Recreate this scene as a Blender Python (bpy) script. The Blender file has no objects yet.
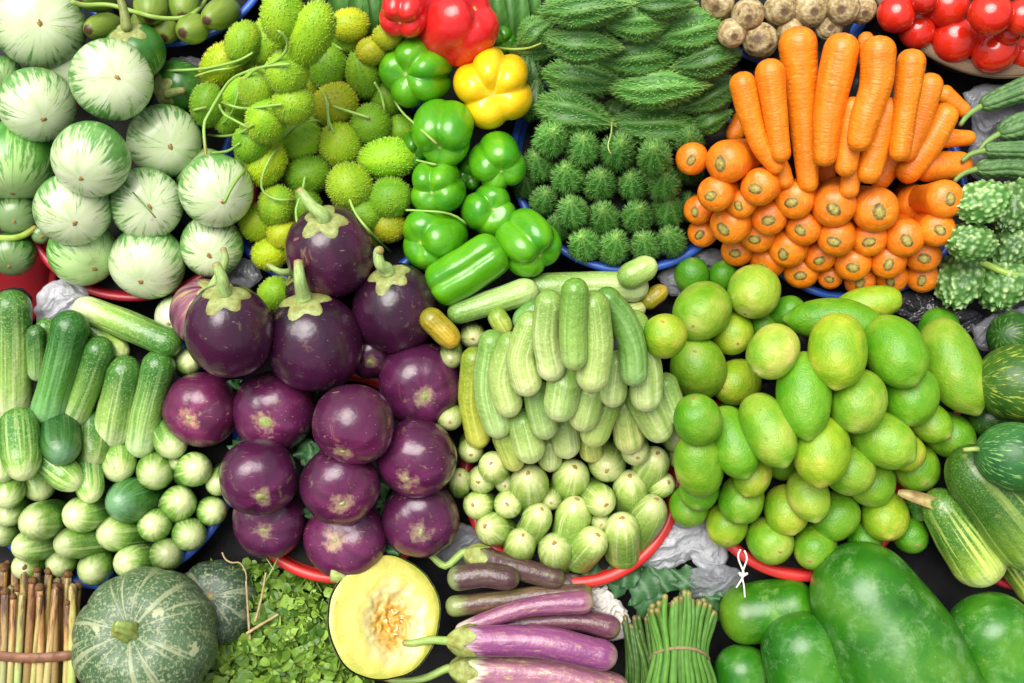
import bpy, math, random
import numpy as np
from mathutils import Vector, Matrix, Quaternion, noise as mnoise

random.seed(7)
rng = np.random.default_rng(7)
scene = bpy.context.scene
COL = scene.collection

# ------------------------------------------------------------------ place and camera
K = 0.001                       # one millimetre per unit of the layout
D = 1150.0                      # camera distance in millimetres
PITCH = math.radians(65)
U = Vector((1, 0, 0))
V = Vector((0, math.sin(PITCH), math.cos(PITCH)))
W = Vector((0, -math.cos(PITCH), math.sin(PITCH)))
ORG = Vector((0, 0, 0.8))
CAM = ORG + W * D * K

def P(px, py, w):
    s = (D - w) / D
    return ORG + (U * ((px - 512) * s) + V * ((341.5 - py) * s) + W * w) * K

def frame(px, py, w):
    loc = P(px, py, w)
    f = (CAM - loc).normalized()
    r = (U - f * U.dot(f)).normalized()
    up = f.cross(r)
    m = Matrix((r, up, f)).transposed()
    return loc, m, (D - w) / D * K

cam_d = bpy.data.cameras.new("camera")
cam = bpy.data.objects.new("camera", cam_d)
COL.objects.link(cam)
cam.location = CAM
cam.rotation_euler = (math.radians(90) - PITCH, 0, 0)
cam_d.sensor_width = 36.0
cam_d.lens = 36.0 * D / 1024
cam_d.clip_start = 0.05
cam_d.clip_end = 100
scene.camera = cam

# ------------------------------------------------------------------ light
sun_dir = (U * -0.22 + V * 0.40 + W * 0.88).normalized()
el = math.asin(sun_dir.z)
az = math.atan2(sun_dir.x, sun_dir.y)
world = bpy.data.worlds.new("World")
scene.world = world
world.use_nodes = True
nt = world.node_tree
nt.nodes.clear()
sky = nt.nodes.new('ShaderNodeTexSky')
sky.sky_type = 'NISHITA'
sky.sun_disc = False
sky.sun_elevation = el
sky.sun_rotation = az
sky.dust_density = 5.0
sky.ozone_density = 0.5
hs = nt.nodes.new('ShaderNodeHueSaturation')
hs.inputs['Saturation'].default_value = 0.25
bg = nt.nodes.new('ShaderNodeBackground')
bg.inputs['Strength'].default_value = 0.055
wo = nt.nodes.new('ShaderNodeOutputWorld')
nt.links.new(sky.outputs[0], hs.inputs['Color'])
nt.links.new(hs.outputs[0], bg.inputs['Color'])
nt.links.new(bg.outputs[0], wo.inputs['Surface'])
sd = bpy.data.lights.new("sun", 'SUN')
sd.energy = 1.5
sd.angle = math.radians(48)
sd.color = (1.0, 0.965, 0.91)
sun = bpy.data.objects.new("sun", sd)
COL.objects.link(sun)
sun.rotation_euler = (-sun_dir).to_track_quat('-Z', 'Y').to_euler()
scene.view_settings.view_transform = 'Standard'
scene.view_settings.look = 'None'
scene.view_settings.exposure = 1.5
scene.view_settings.gamma = 1.0
scene.cycles.max_bounces = 6
scene.cycles.use_denoising = True

# ------------------------------------------------------------------ materials
class B:
    """small node builder"""
    def __init__(s, name):
        s.m = bpy.data.materials.new(name)
        s.m.use_nodes = True
        s.t = s.m.node_tree
        s.p = s.t.nodes['Principled BSDF']
        s.oi = s.t.nodes.new('ShaderNodeObjectInfo')
        a = s.t.nodes.new('ShaderNodeAttribute'); a.attribute_name = 'pc'
        s.pc = a.outputs['Vector']
        a2 = s.t.nodes.new('ShaderNodeAttribute'); a2.attribute_name = 'h'
        s.h = a2.outputs['Fac']
        tc = s.t.nodes.new('ShaderNodeTexCoord')
        mp = s.t.nodes.new('ShaderNodeMapping'); mp.inputs['Scale'].default_value = (1000, 1000, 1000)
        s.t.links.new(tc.outputs['Object'], mp.inputs['Vector'])
        s.mm = mp.outputs[0]           # object space in millimetres
        sp = s.t.nodes.new('ShaderNodeSeparateXYZ'); s.t.links.new(s.pc, sp.inputs[0])
        s.along = sp.outputs[2]
        s.rnd = s.oi.outputs['Random']
        s.tint = s.oi.outputs['Color']
    def put(s, sock, v):
        if isinstance(v, bpy.types.NodeSocket): s.t.links.new(v, sock)
        elif isinstance(v, tuple) and len(v) == 3 and len(sock.default_value) == 4: sock.default_value = (*v, 1)
        else: sock.default_value = v
    def math(s, op, a, b=0.0, clamp=False):
        n = s.t.nodes.new('ShaderNodeMath'); n.operation = op; n.use_clamp = clamp
        s.put(n.inputs[0], a); s.put(n.inputs[1], b); return n.outputs[0]
    def scale(s, vec, xyz):
        n = s.t.nodes.new('ShaderNodeVectorMath'); n.operation = 'MULTIPLY'
        s.put(n.inputs[0], vec); n.inputs[1].default_value = xyz; return n.outputs[0]
    def noise(s, vec, scale, detail=2.0, rough=0.5, dist=0.0):
        n = s.t.nodes.new('ShaderNodeTexNoise'); n.noise_dimensions = '4D'
        s.put(n.inputs['Vector'], vec); n.inputs['Scale'].default_value = scale
        n.inputs['Detail'].default_value = detail; n.inputs['Roughness'].default_value = rough
        n.inputs['Distortion'].default_value = dist
        s.put(n.inputs['W'], s.math('MULTIPLY', s.rnd, 37.0)); return n.outputs['Fac']
    def voro(s, vec, scale, feature='F1'):
        n = s.t.nodes.new('ShaderNodeTexVoronoi'); n.feature = feature
        s.put(n.inputs['Vector'], vec); n.inputs['Scale'].default_value = scale
        return n.outputs['Distance']
    def ramp(s, fac, stops, interp='LINEAR'):
        n = s.t.nodes.new('ShaderNodeValToRGB'); e = n.color_ramp.elements
        n.color_ramp.interpolation = interp
        while len(e) < len(stops): e.new(0.5)
        for i, (p, c) in enumerate(stops):
            e[i].position = p
            e[i].color = (c, c, c, 1) if isinstance(c, (int, float)) else (*c, 1)
        s.put(n.inputs[0], fac); return n.outputs['Color']
    def mix(s, fac, a, b, mode='MIX'):
        n = s.t.nodes.new('ShaderNodeMix'); n.data_type = 'RGBA'; n.blend_type = mode
        s.put(n.inputs['Factor'], fac); s.put(n.inputs['A'], a); s.put(n.inputs['B'], b)
        return n.outputs['Result']
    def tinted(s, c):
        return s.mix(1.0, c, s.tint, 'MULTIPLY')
    def bump(s, hgt, strength, dist=0.001):
        n = s.t.nodes.new('ShaderNodeBump'); n.inputs['Strength'].default_value = strength
        n.inputs['Distance'].default_value = dist; s.put(n.inputs['Height'], hgt)
        if s.p.inputs['Normal'].is_linked:
            s.t.links.new(s.p.inputs['Normal'].links[0].from_socket, n.inputs['Normal'])
        s.t.links.new(n.outputs[0], s.p.inputs['Normal'])
    def done(s, col, rough=0.4, spec=0.5, coat=0.0, coat_rough=0.1, sss=0.0, tint=True):
        s.put(s.p.inputs['Base Color'], s.tinted(col) if tint else col)
        s.put(s.p.inputs['Roughness'], rough)
        s.p.inputs['Specular IOR Level'].default_value = spec
        s.p.inputs['Coat Weight'].default_value = coat
        s.p.inputs['Coat Roughness'].default_value = coat_rough
        if sss:
            s.p.inputs['Subsurface Weight'].default_value = sss
            s.p.inputs['Subsurface Radius'].default_value = (0.004, 0.004, 0.002)
            s.p.inputs['Subsurface Scale'].default_value = 1.0
        return s.m

MAT = {}
def mat_streaked_eggplant():
    b = B('streaked_eggplant_skin')
    st = b.noise(b.scale(b.pc, (1, 1, 0.45)), 10.0, 4, 0.65, 0.5)
    # streaks reach from the stem end towards the blossom end
    lim = b.math('ADD', b.math('MULTIPLY', b.along, 0.60), st)
    big = b.noise(b.pc, 1.3, 1)
    lim = b.math('ADD', lim, b.math('MULTIPLY', b.math('SUBTRACT', big, 0.5), 0.30))
    mask = b.ramp(lim, [(0.67, 0.0), (0.80, 0.95)])
    blot = b.ramp(b.noise(b.pc, 2.3, 2), [(0.35, (0.68, 0.73, 0.50)), (0.65, (0.54, 0.66, 0.34))])
    green = b.ramp(b.noise(b.mm, 0.12, 2), [(0.3, (0.045, 0.20, 0.025)), (0.7, (0.13, 0.34, 0.07))])
    side = b.ramp(b.math('ADD', b.along, b.math('MULTIPLY', b.noise(b.mm, 0.05, 2), 0.2)), [(0.34, 0.0), (0.66, 0.75)])
    blot = b.mix(side, blot, (0.36, 0.55, 0.22))
    c = b.mix(mask, blot, green)
    sc = b.ramp(b.noise(b.mm, 0.05, 4, 0.7), [(0.62, 0.0), (0.68, 0.5)])
    c = b.mix(sc, c, (0.42, 0.38, 0.18))
    return b.done(c, 0.32, 0.5, 0.25, 0.15, 0.05)
def mat_purple():
    b = B('purple_eggplant_skin')
    n = b.noise(b.pc, 1.6, 2)
    v = b.math('ADD', b.math('MULTIPLY', b.along, 0.55), b.math('MULTIPLY', n, 0.65))
    c = b.ramp(v, [(0.25, (0.135, 0.018, 0.080)), (0.50, (0.062, 0.009, 0.040)), (0.85, (0.018, 0.005, 0.015))])
    # pale worn ring about the blossom scar and russet scratches
    d = b.math('ADD', b.along, b.math('MULTIPLY', b.noise(b.mm, 0.10, 4, 0.7), 0.30))
    pale = b.ramp(d, [(0.155, 0.8), (0.225, 0.0)])
    c = b.mix(pale, c, (0.38, 0.30, 0.17))
    rus = b.ramp(b.noise(b.mm, 0.055, 4, 0.65, 0.6), [(0.61, 0.0), (0.70, 0.6)])
    c = b.mix(rus, c, (0.22, 0.14, 0.06))
    scr = b.ramp(b.noise(b.scale(b.mm, (0.06, 0.30, 0.13)), 1.0, 3, 0.6, 1.0), [(0.66, 0.0), (0.70, 0.5)])
    c = b.mix(scr, c, (0.34, 0.20, 0.16))
    pt = b.ramp(b.voro(b.mm, 0.16), [(0.05, 1.0), (0.085, 0.0)])
    keep = b.ramp(b.noise(b.mm, 0.03, 2), [(0.52, 0.0), (0.58, 1.0)])
    c = b.mix(b.math('MULTIPLY', b.math('MULTIPLY', pt, keep), 0.7), c, (0.45, 0.30, 0.30))
    b.bump(b.noise(b.mm, 0.05, 3), 0.35, 0.005)
    drop = b.ramp(b.voro(b.mm, 0.21), [(0.0, 1.0), (0.16, 0.0)])
    b.bump(b.math('MULTIPLY', drop, keep), 0.35, 0.0006)
    return b.done(c, b.ramp(rus, [(0, 0.27), (1, 0.55)]), 0.5, 0.2, 0.14)
def mat_streaked_purple():
    b = B('bruised_purple_skin')
    st = b.noise(b.scale(b.pc, (1, 1, 0.5)), 3.2, 3, 0.6, 0.5)
    c = b.ramp(st, [(0.40, (0.10, 0.02, 0.06)), (0.54, (0.26, 0.10, 0.14)), (0.66, (0.36, 0.30, 0.10))])
    return b.done(c, 0.22, 0.5, 0.3, 0.1)
def mat_calyx():
    b = B('calyx_green')
    c = b.ramp(b.noise(b.mm, 0.14, 4, 0.7), [(0.30, (0.22, 0.16, 0.045)), (0.46, (0.24, 0.27, 0.07)), (0.64, (0.35, 0.41, 0.15))])
    b.bump(b.noise(b.mm, 0.25, 3), 0.5, 0.001)
    return b.done(c, 0.55)
def mat_stem():
    b = B('stem_green')
    c = b.ramp(b.noise(b.scale(b.pc, (1, 1, 3)), 2.5, 3), [(0.3, (0.25, 0.36, 0.09)), (0.6, (0.42, 0.54, 0.20))])
    tip = b.ramp(b.along, [(0.86, 0.0), (0.97, 0.8)])
    c = b.mix(tip, c, (0.32, 0.18, 0.07))
    return b.done(c, 0.5)
def mat_spiny():
    b = B('spiny_gourd_skin')
    n = b.noise(b.pc, 1.6, 2)
    c = b.ramp(n, [(0.3, (0.13, 0.33, 0.008)), (0.7, (0.29, 0.47, 0.012))])
    c = b.mix(b.math('MULTIPLY', b.h, 0.85), c, (0.48, 0.62, 0.10))
    return b.done(c, 0.5, 0.3)
def mat_pepper(name, c0, c1):
    b = B(name)
    c = b.ramp(b.noise(b.pc, 1.4, 3), [(0.35, c0), (0.7, c1)])
    sc = b.ramp(b.along, [(0.004, 0.8), (0.012, 0.0)])
    c = b.mix(sc, c, (0.55, 0.50, 0.16))
    b.bump(b.noise(b.mm, 0.045, 3), 0.4, 0.005)
    return b.done(c, 0.26, 0.5, 0.3, 0.12, 0.05)
def mat_bitter():
    b = B('dark_bitter_gourd_skin')
    n = b.noise(b.mm, 0.07, 3)
    c = b.ramp(n, [(0.3, (0.018, 0.085, 0.010)), (0.7, (0.055, 0.20, 0.022))])
    c = b.mix(b.math('MULTIPLY', b.h, 0.85), c, (0.20, 0.40, 0.09))
    tip = b.ramp(b.along, [(0.0, 0.8), (0.22, 0.0)])
    c = b.mix(tip, c, (0.27, 0.44, 0.10))
    return b.done(c, 0.42, 0.4)
def mat_warty():
    b = B('pale_bitter_gourd_skin')
    c = b.ramp(b.h, [(0.1, (0.055, 0.16, 0.025)), (0.5, (0.20, 0.36, 0.11)), (0.95, (0.46, 0.58, 0.27))])
    return b.done(c, 0.4, 0.5, 0.1)
def mat_carrot():
    b = B('carrot_skin')
    n = b.noise(b.pc, 2.0, 3)
    c = b.ramp(n, [(0.3, (0.74, 0.165, 0.003)), (0.7, (0.84, 0.26, 0.008))])
    ln = b.noise(b.scale(b.pc, (0.9, 0.9, 30)), 1.6, 3, 0.6)
    lines = b.ramp(ln, [(0.61, 0.0), (0.66, 0.4)])
    c = b.mix(lines, c, (0.92, 0.48, 0.13))
    dk = b.ramp(b.noise(b.scale(b.pc, (1.3, 1.3, 24)), 1.9, 3, 0.6), [(0.62, 0.0), (0.70, 0.5)])
    c = b.mix(dk, c, (0.55, 0.10, 0.006))
    b.bump(ln, 0.5, 0.002)
    b.bump(b.noise(b.mm, 0.06, 3), 0.4, 0.005)
    return b.done(c, 0.40, 0.45, 0.15, 0.2, 0.08)
def mat_crown():
    b = B('carrot_crown')
    rg = b.math('SINE', b.math('MULTIPLY', b.along, 7.0))
    c = b.ramp(b.math('ADD', b.math('MULTIPLY', rg, 0.12), b.noise(b.mm, 0.30, 4, 0.75)),
               [(0.28, (0.10, 0.055, 0.012)), (0.5, (0.30, 0.22, 0.04)), (0.72, (0.44, 0.40, 0.10))])
    b.bump(b.noise(b.mm, 0.5, 3), 0.7, 0.0012)
    return b.done(c, 0.7)
def mat_tomato():
    b = B('tomato_skin')
    c = b.ramp(b.noise(b.pc, 1.2, 2), [(0.3, (0.55, 0.012, 0.006)), (0.7, (0.66, 0.03, 0.008))])
    b.bump(b.noise(b.mm, 0.05, 2), 0.1, 0.003)
    return b.done(c, 0.18, 0.5, 0.4, 0.06)
def mat_cucumber(name, blossom, mid, stem, line, p1=0.30, p2=0.80, ls=((0.53, 0.60), 0.68)):
    b = B(name)
    v = b.math('ADD', b.along, b.math('MULTIPLY', b.math('SUBTRACT', b.noise(b.pc, 2.2, 3), 0.5), 0.35))
    c = b.ramp(v, [(0.04, blossom), (p1, mid), (p2, stem)])
    ln = b.noise(b.scale(b.pc, (1, 1, 0.10)), 5.2, 1.5, 0.5)
    lines = b.ramp(ln, [(ls[0][0], 0.0), (ls[0][1], ls[1])])
    fade = b.ramp(b.along, [(0.0, 0.4), (0.10, 1.0), (0.62, 0.7), (0.95, 0.1)])
    c = b.mix(b.math('MULTIPLY', lines, fade), c, line)
    dk = b.ramp(b.noise(b.scale(b.pc, (1, 1, 0.2)), 4.0, 3, 0.6, 0.3), [(0.50, 0.0), (0.62, 0.55)])
    c = b.mix(b.math('MULTIPLY', dk, b.ramp(b.along, [(0.03, 0.0), (0.22, 1.0)])), c, stem)
    spk = b.ramp(b.noise(b.mm, 0.62, 2, 0.6), [(0.53, 0.0), (0.68, 0.42)])
    c = b.mix(spk, c, line)
    rot = b.ramp(b.noise(b.mm, 0.07, 4, 0.7), [(0.62, 0.0), (0.70, 0.5)])
    c = b.mix(rot, c, (0.42, 0.36, 0.13))
    b.bump(b.noise(b.mm, 0.16, 4), 0.5, 0.003)
    return b.done(c, 0.36, 0.5, 0.2, 0.15, 0.06)
def mat_scar():
    b = B('blossom_scar')
    c = b.ramp(b.noise(b.mm, 0.45, 4, 0.7), [(0.3, (0.20, 0.09, 0.018)), (0.7, (0.46, 0.29, 0.09))])
    b.bump(b.noise(b.mm, 0.7, 3), 0.6, 0.001)
    return b.done(c, 0.75)
def mat_lime():
    b = B('lime_peel')
    n = b.noise(b.mm, 0.030, 4, 0.6)
    c = b.ramp(n, [(0.30, (0.085, 0.275, 0.007)), (0.5, (0.175, 0.35, 0.014)), (0.70, (0.34, 0.43, 0.055))])
    tip = b.ramp(b.along, [(0.0, 0.5), (0.12, 0.0)])
    c = b.mix(tip, c, (0.46, 0.52, 0.14))
    blem = b.ramp(b.noise(b.mm, 0.07, 5, 0.7, 0.4), [(0.60, 0.0), (0.70, 0.55)])
    c = b.mix(blem, c, (0.40, 0.33, 0.11))
    pores = b.noise(b.mm, 0.62, 2, 0.5)
    b.bump(b.noise(b.mm, 0.07, 3, 0.5), 0.45, 0.005)
    b.bump(pores, 0.45, 0.0014)
    stn = b.ramp(b.noise(b.mm, 0.16, 3, 0.6), [(0.66, 0.0), (0.70, 0.6)])
    c = b.mix(stn, c, (0.20, 0.15, 0.05))
    return b.done(c, 0.42, 0.45, 0.05, 0.3, 0.06)
def mat_papaya():
    b = B('papaya_skin')
    n = b.noise(b.mm, 0.018, 4, 0.6, 0.5)
    c = b.ramp(n, [(0.30, (0.012, 0.090, 0.005)), (0.52, (0.028, 0.155, 0.007)), (0.75, (0.09, 0.24, 0.02))])
    bloom = b.ramp(b.noise(b.mm, 0.05, 8, 0.78, 0.25), [(0.50, 0.0), (0.66, 0.55)])
    c = b.mix(bloom, c, (0.20, 0.36, 0.13))
    end = b.ramp(b.along, [(0.0, 0.55), (0.35, 0.0)])
    c = b.mix(end, c, (0.17, 0.31, 0.03))
    spk = b.ramp(b.noise(b.mm, 0.16, 4, 0.75), [(0.65, 0.0), (0.72, 0.7)])
    c = b.mix(spk, c, (0.40, 0.38, 0.12))
    b.bump(b.noise(b.mm, 0.035, 3), 0.25, 0.005)
    return b.done(c, b.ramp(bloom, [(0.0, 0.30), (1.0, 0.55)]), 0.45, 0.1, 0.25)
def mat_pumpkin(name, d0, d1, cream):
    b = B(name)
    c = b.ramp(b.noise(b.mm, 0.05, 3), [(0.3, d0), (0.7, d1)])
    spk = b.ramp(b.noise(b.mm, 0.34, 3, 0.65), [(0.50, 0.0), (0.62, 0.6)])
    c = b.mix(spk, c, cream)
    st = b.noise(b.scale(b.pc, (1, 1, 0.20)), 9.0, 2, 0.5)
    rad = b.math('MULTIPLY', b.ramp(st, [(0.56, 0.0), (0.61, 0.65)]), b.ramp(b.along, [(0.5, 0.1), (0.78, 1.0), (0.94, 0.9)]))
    c = b.mix(rad, c, cream)
    blot = b.ramp(b.noise(b.mm, 0.075, 3, 0.5), [(0.65, 0.0), (0.69, 0.9)])
    c = b.mix(blot, c, cream)
    b.bump(b.noise(b.mm, 0.09, 4), 0.3, 0.003)
    return b.done(c, 0.42, 0.4)
def mat_mottled():
    b = B('mottled_melon_skin')
    c = b.ramp(b.noise(b.mm, 0.04, 3), [(0.3, (0.014, 0.065, 0.012)), (0.7, (0.05, 0.15, 0.02))])
    sp = b.noise(b.scale(b.pc, (1, 1, 0.8)), 13.0, 3, 0.6)
    c = b.mix(b.ramp(sp, [(0.55, 0.0), (0.64, 0.75)]), c, (0.30, 0.42, 0.09))
    b.bump(b.noise(b.mm, 0.15, 3), 0.3, 0.002)
    return b.done(c, 0.4, 0.4)
def mat_simple(name, c0, c1, rough=0.5, scale=0.1, bump=0.0, coat=0.0, spec=0.5, bscale=None, lo=0.3, hi=0.7):
    b = B(name)
    c = b.ramp(b.noise(b.mm, scale, 4, 0.6), [(lo, c0), (hi, c1)])
    if bump: b.bump(b.noise(b.mm, bscale or scale * 3, 3), bump, 0.002)
    return b.done(c, rough, spec, coat)
def mat_root():
    b = B('tuber_skin')
    rg = b.math('SINE', b.math('ADD', b.math('MULTIPLY', b.along, 38.0), b.math('MULTIPLY', b.noise(b.pc, 2.0, 3), 12.0)))
    c = b.ramp(b.math('ADD', b.math('MULTIPLY', rg, 0.045), b.noise(b.mm, 0.10, 5, 0.75)),
               [(0.30, (0.10, 0.055, 0.02)), (0.48, (0.36, 0.26, 0.11)), (0.66, (0.60, 0.50, 0.29))])
    cap = b.ramp(b.along, [(0.06, 1.0), (0.11, 0.0)])
    c = b.mix(cap, c, (0.13, 0.075, 0.035))
    b.bump(rg, 0.25, 0.0012)
    b.bump(b.noise(b.mm, 0.25, 4), 0.35, 0.002)
    return b.done(c, 0.6)
def mat_guava():
    b = B('guava_skin')
    c = b.ramp(b.noise(b.pc, 1.8, 3), [(0.3, (0.09, 0.17, 0.015)), (0.7, (0.24, 0.33, 0.05))])
    cap = b.ramp(b.math('ADD', b.along, b.math('MULTIPLY', b.noise(b.pc, 6, 3), 0.12)), [(0.15, 1.0), (0.20, 0.0)])
    c = b.mix(cap, c, (0.07, 0.030, 0.015))
    return b.done(c, 0.4, 0.4)
def mat_long_eggplant():
    b = B('long_eggplant_skin')
    n = b.noise(b.scale(b.pc, (1, 1, 0.8)), 2.0, 4, 0.6)
    c = b.ramp(n, [(0.3, (0.11, 0.030, 0.085)), (0.52, (0.19, 0.060, 0.13)), (0.72, (0.34, 0.20, 0.20))])
    tip = b.ramp(b.math('ADD', b.along, b.math('MULTIPLY', b.noise(b.mm, 0.08, 3), 0.10)), [(0.03, 0.8), (0.12, 0.0)])
    c = b.mix(tip, c, (0.42, 0.38, 0.20))
    neck = b.ramp(b.math('ADD', b.along, b.math('MULTIPLY', b.noise(b.pc, 5, 3), 0.2)), [(0.93, 0.0), (1.02, 0.8)])
    c = b.mix(neck, c, (0.48, 0.44, 0.36))
    rus = b.ramp(b.noise(b.scale(b.pc, (1, 1, 3)), 4.5, 5, 0.75), [(0.54, 0.0), (0.68, 0.75)])
    b.bump(b.noise(b.mm, 0.07, 4, 0.6), 0.6, 0.004)
    c = b.mix(rus, c, (0.36, 0.27, 0.12))
    return b.done(c, 0.33, 0.5, 0.12, 0.2)
def mat_flesh():
    b = B('pumpkin_flesh')
    # h: 0 at the rim, 1 at the hollow
    v = b.math('ADD', b.h, b.math('MULTIPLY', b.math('SUBTRACT', b.noise(b.mm, 0.06, 4, 0.6), 0.5), 0.30))
    c = b.ramp(v, [(0.0, (0.40, 0.42, 0.06)), (0.07, (0.62, 0.52, 0.11)), (0.40, (0.66, 0.58, 0.25)), (0.66, (0.64, 0.50, 0.19)), (0.95, (0.56, 0.31, 0.045))])
    b.bump(b.noise(b.mm, 0.3, 4), 0.35, 0.0015)
    return b.done(c, 0.38, 0.5, 0.1, 0.2, 0.1)
def mat_plastic(name, c, rough=0.35, dirt=0.25, spec=0.5):
    b = B(name)
    d = b.ramp(b.noise(b.mm, 0.03, 5, 0.7, 0.5), [(0.45, 0.0), (0.8, dirt)])
    col = b.mix(d, c, (0.10, 0.07, 0.06))
    b.bump(b.noise(b.scale(b.mm, (1, 1, 6)), 0.05, 3), 0.15, 0.002)
    return b.done(col, rough, spec)
def mat_bag(name, c, alpha, spec=0.6):
    b = B(name)
    col = b.ramp(b.noise(b.mm, 0.05, 4, 0.6, 1.0), [(0.3, tuple(x * 0.8 for x in c)), (0.7, c)])
    b.bump(b.noise(b.mm, 0.04, 2, 0.5, 3.0), 0.7, 0.008)
    m = b.done(col, 0.16, spec)
    b.p.inputs['Alpha'].default_value = alpha
    tr = b.t.nodes.new('ShaderNodeBsdfTranslucent'); b.put(tr.inputs['Color'], col)
    mx = b.t.nodes.new('ShaderNodeMixShader'); mx.inputs[0].default_value = 0.30
    out = b.t.nodes['Material Output']
    b.t.links.new(b.p.outputs[0], mx.inputs[1]); b.t.links.new(tr.outputs[0], mx.inputs[2]); b.t.links.new(mx.outputs[0], out.inputs['Surface'])
    return m
def mat_wood():
    b = B('basket_wood')
    n = b.noise(b.scale(b.pc, (1, 1, 26)), 1.6, 5, 0.7, 0.4)
    c = b.ramp(n, [(0.3, (0.10, 0.060, 0.032)), (0.55, (0.22, 0.145, 0.085)), (0.75, (0.34, 0.26, 0.17))])
    b.bump(n, 0.5, 0.003)
    return b.done(c, 0.7)
def mat_stick():
    b = B('cut_stem_skin')
    v = b.math('ADD', b.math('MULTIPLY', b.along, 0.5), b.noise(b.scale(b.pc, (0.5, 0.5, 2.2)), 2.0, 4, 0.65))
    c = b.ramp(v, [(0.45, (0.30, 0.40, 0.10)), (0.70, (0.50, 0.46, 0.17)), (0.88, (0.44, 0.27, 0.09)), (1.02, (0.14, 0.08, 0.05))])
    b.bump(b.noise(b.mm, 0.3, 3), 0.3, 0.001)
    return b.done(c, 0.5)
def mat_bean():
    b = B('long_bean_skin')
    c = b.ramp(b.noise(b.scale(b.pc, (1, 1, 5)), 1.5, 3), [(0.3, (0.055, 0.17, 0.018)), (0.7, (0.13, 0.29, 0.045))])
    tip = b.ramp(b.along, [(0.93, 0.0), (0.985, 0.9)])
    c = b.mix(tip, c, (0.26, 0.20, 0.06))
    b.bump(b.math('SINE', b.math('MULTIPLY', b.along, 70.0)), 0.1, 0.001)
    return b.done(c, 0.4)
def mat_leaf(name, c0, c1, rough=0.45):
    b = B(name)
    c = b.ramp(b.math('ADD', b.math('MULTIPLY', b.h, 0.7), b.math('MULTIPLY', b.noise(b.mm, 0.12, 2), 0.3)), [(0.12, c0), (0.85, c1)])
    m = b.done(c, rough, 0.4)
    return m

MAT['streak_egg'] = mat_streaked_eggplant()
MAT['purple'] = mat_purple()
MAT['bruised'] = mat_streaked_purple()
MAT['calyx'] = mat_calyx()
MAT['stem'] = mat_stem()
MAT['spiny'] = mat_spiny()
MAT['pep_green'] = mat_pepper('green_pepper_skin', (0.045, 0.26, 0.005), (0.13, 0.40, 0.008))
MAT['pep_red'] = mat_pepper('red_pepper_skin', (0.60, 0.008, 0.012), (0.70, 0.025, 0.018))
MAT['pep_yellow'] = mat_pepper('yellow_pepper_skin', (0.86, 0.50, 0.004), (0.92, 0.60, 0.010))
MAT['bitter'] = mat_bitter()
MAT['warty'] = mat_warty()
MAT['carrot'] = mat_carrot()
MAT['crown'] = mat_crown()
MAT['tomato'] = mat_tomato()
MAT['cuke'] = mat_cucumber('cucumber_skin', (0.60, 0.68, 0.33), (0.20, 0.38, 0.055), (0.05, 0.19, 0.018), (0.52, 0.64, 0.26), 0.17, 0.5)
MAT['cuke_lie'] = mat_cucumber('lying_cucumber_skin', (0.74, 0.77, 0.48), (0.28, 0.44, 0.085), (0.04, 0.16, 0.015), (0.56, 0.66, 0.30), 0.34, 0.78)
MAT['cuke_pale'] = mat_cucumber('pale_cucumber_skin', (0.66, 0.70, 0.34), (0.44, 0.55, 0.17), (0.19, 0.33, 0.055), (0.68, 0.74, 0.40), 0.30, 0.90)
MAT['cuke_pale_end'] = mat_cucumber('pale_cucumber_end_skin', (0.62, 0.67, 0.30), (0.33, 0.47, 0.09), (0.17, 0.33, 0.04), (0.64, 0.72, 0.36), 0.18, 0.55)
MAT['cuke_big'] = mat_cucumber('big_cucumber_skin', (0.70, 0.74, 0.34), (0.28, 0.42, 0.05), (0.05, 0.15, 0.015), (0.50, 0.60, 0.14), 0.26, 0.55, ((0.54, 0.57), 0.95))
MAT['scar'] = mat_scar()
MAT['lime'] = mat_lime()
MAT['papaya'] = mat_papaya()
MAT['pumpkin'] = mat_pumpkin('pumpkin_skin', (0.035, 0.085, 0.030), (0.09, 0.155, 0.075), (0.37, 0.40, 0.22))
MAT['pumpkin_dark'] = mat_pumpkin('dark_pumpkin_skin', (0.020, 0.050, 0.025), (0.05, 0.09, 0.05), (0.27, 0.30, 0.17))
MAT['mottled'] = mat_mottled()
MAT['root'] = mat_root()
MAT['guava'] = mat_guava()
MAT['long_egg'] = mat_long_eggplant()
MAT['flesh'] = mat_flesh()
MAT['seed'] = mat_simple('pumpkin_seed', (0.66, 0.52, 0.24), (0.72, 0.62, 0.36), 0.35, 0.3)
MAT['red_plastic'] = mat_plastic('red_plastic', (0.58, 0.025, 0.020))
MAT['crimson_plastic'] = mat_plastic('crimson_plastic', (0.36, 0.014, 0.025))
MAT['tub_plastic'] = mat_plastic('tub_plastic', (0.15, 0.004, 0.008), 0.7, 0.0, 0.08)
MAT['blue_plastic'] = mat_plastic('blue_plastic', (0.018, 0.085, 0.42))
MAT['wood'] = mat_wood()
MAT['stick'] = mat_stick()
MAT['bean'] = mat_bean()
MAT['twine'] = mat_simple('twine', (0.20, 0.14, 0.06), (0.38, 0.29, 0.15), 0.8, 0.5, 0.5)
MAT['band'] = mat_simple('bark_band', (0.13, 0.055, 0.025), (0.27, 0.12, 0.06), 0.5, 0.12, 0.3)
MAT['string'] = mat_simple('white_string', (0.66, 0.64, 0.58), (0.80, 0.78, 0.72), 0.6, 0.5)
MAT['bag_white'] = mat_bag('white_bag_plastic', (0.82, 0.83, 0.87), 0.75)
MAT['bag_clear'] = mat_bag('clear_bag_plastic', (0.60, 0.61, 0.66), 0.38, 0.9)
MAT['bag_dark'] = mat_bag('dark_bag_plastic', (0.05, 0.048, 0.055), 0.9, 0.7)
MAT['paper'] = mat_simple('crumpled_paper', (0.50, 0.46, 0.42), (0.64, 0.60, 0.55), 0.7, 0.05, 0.5)
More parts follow.
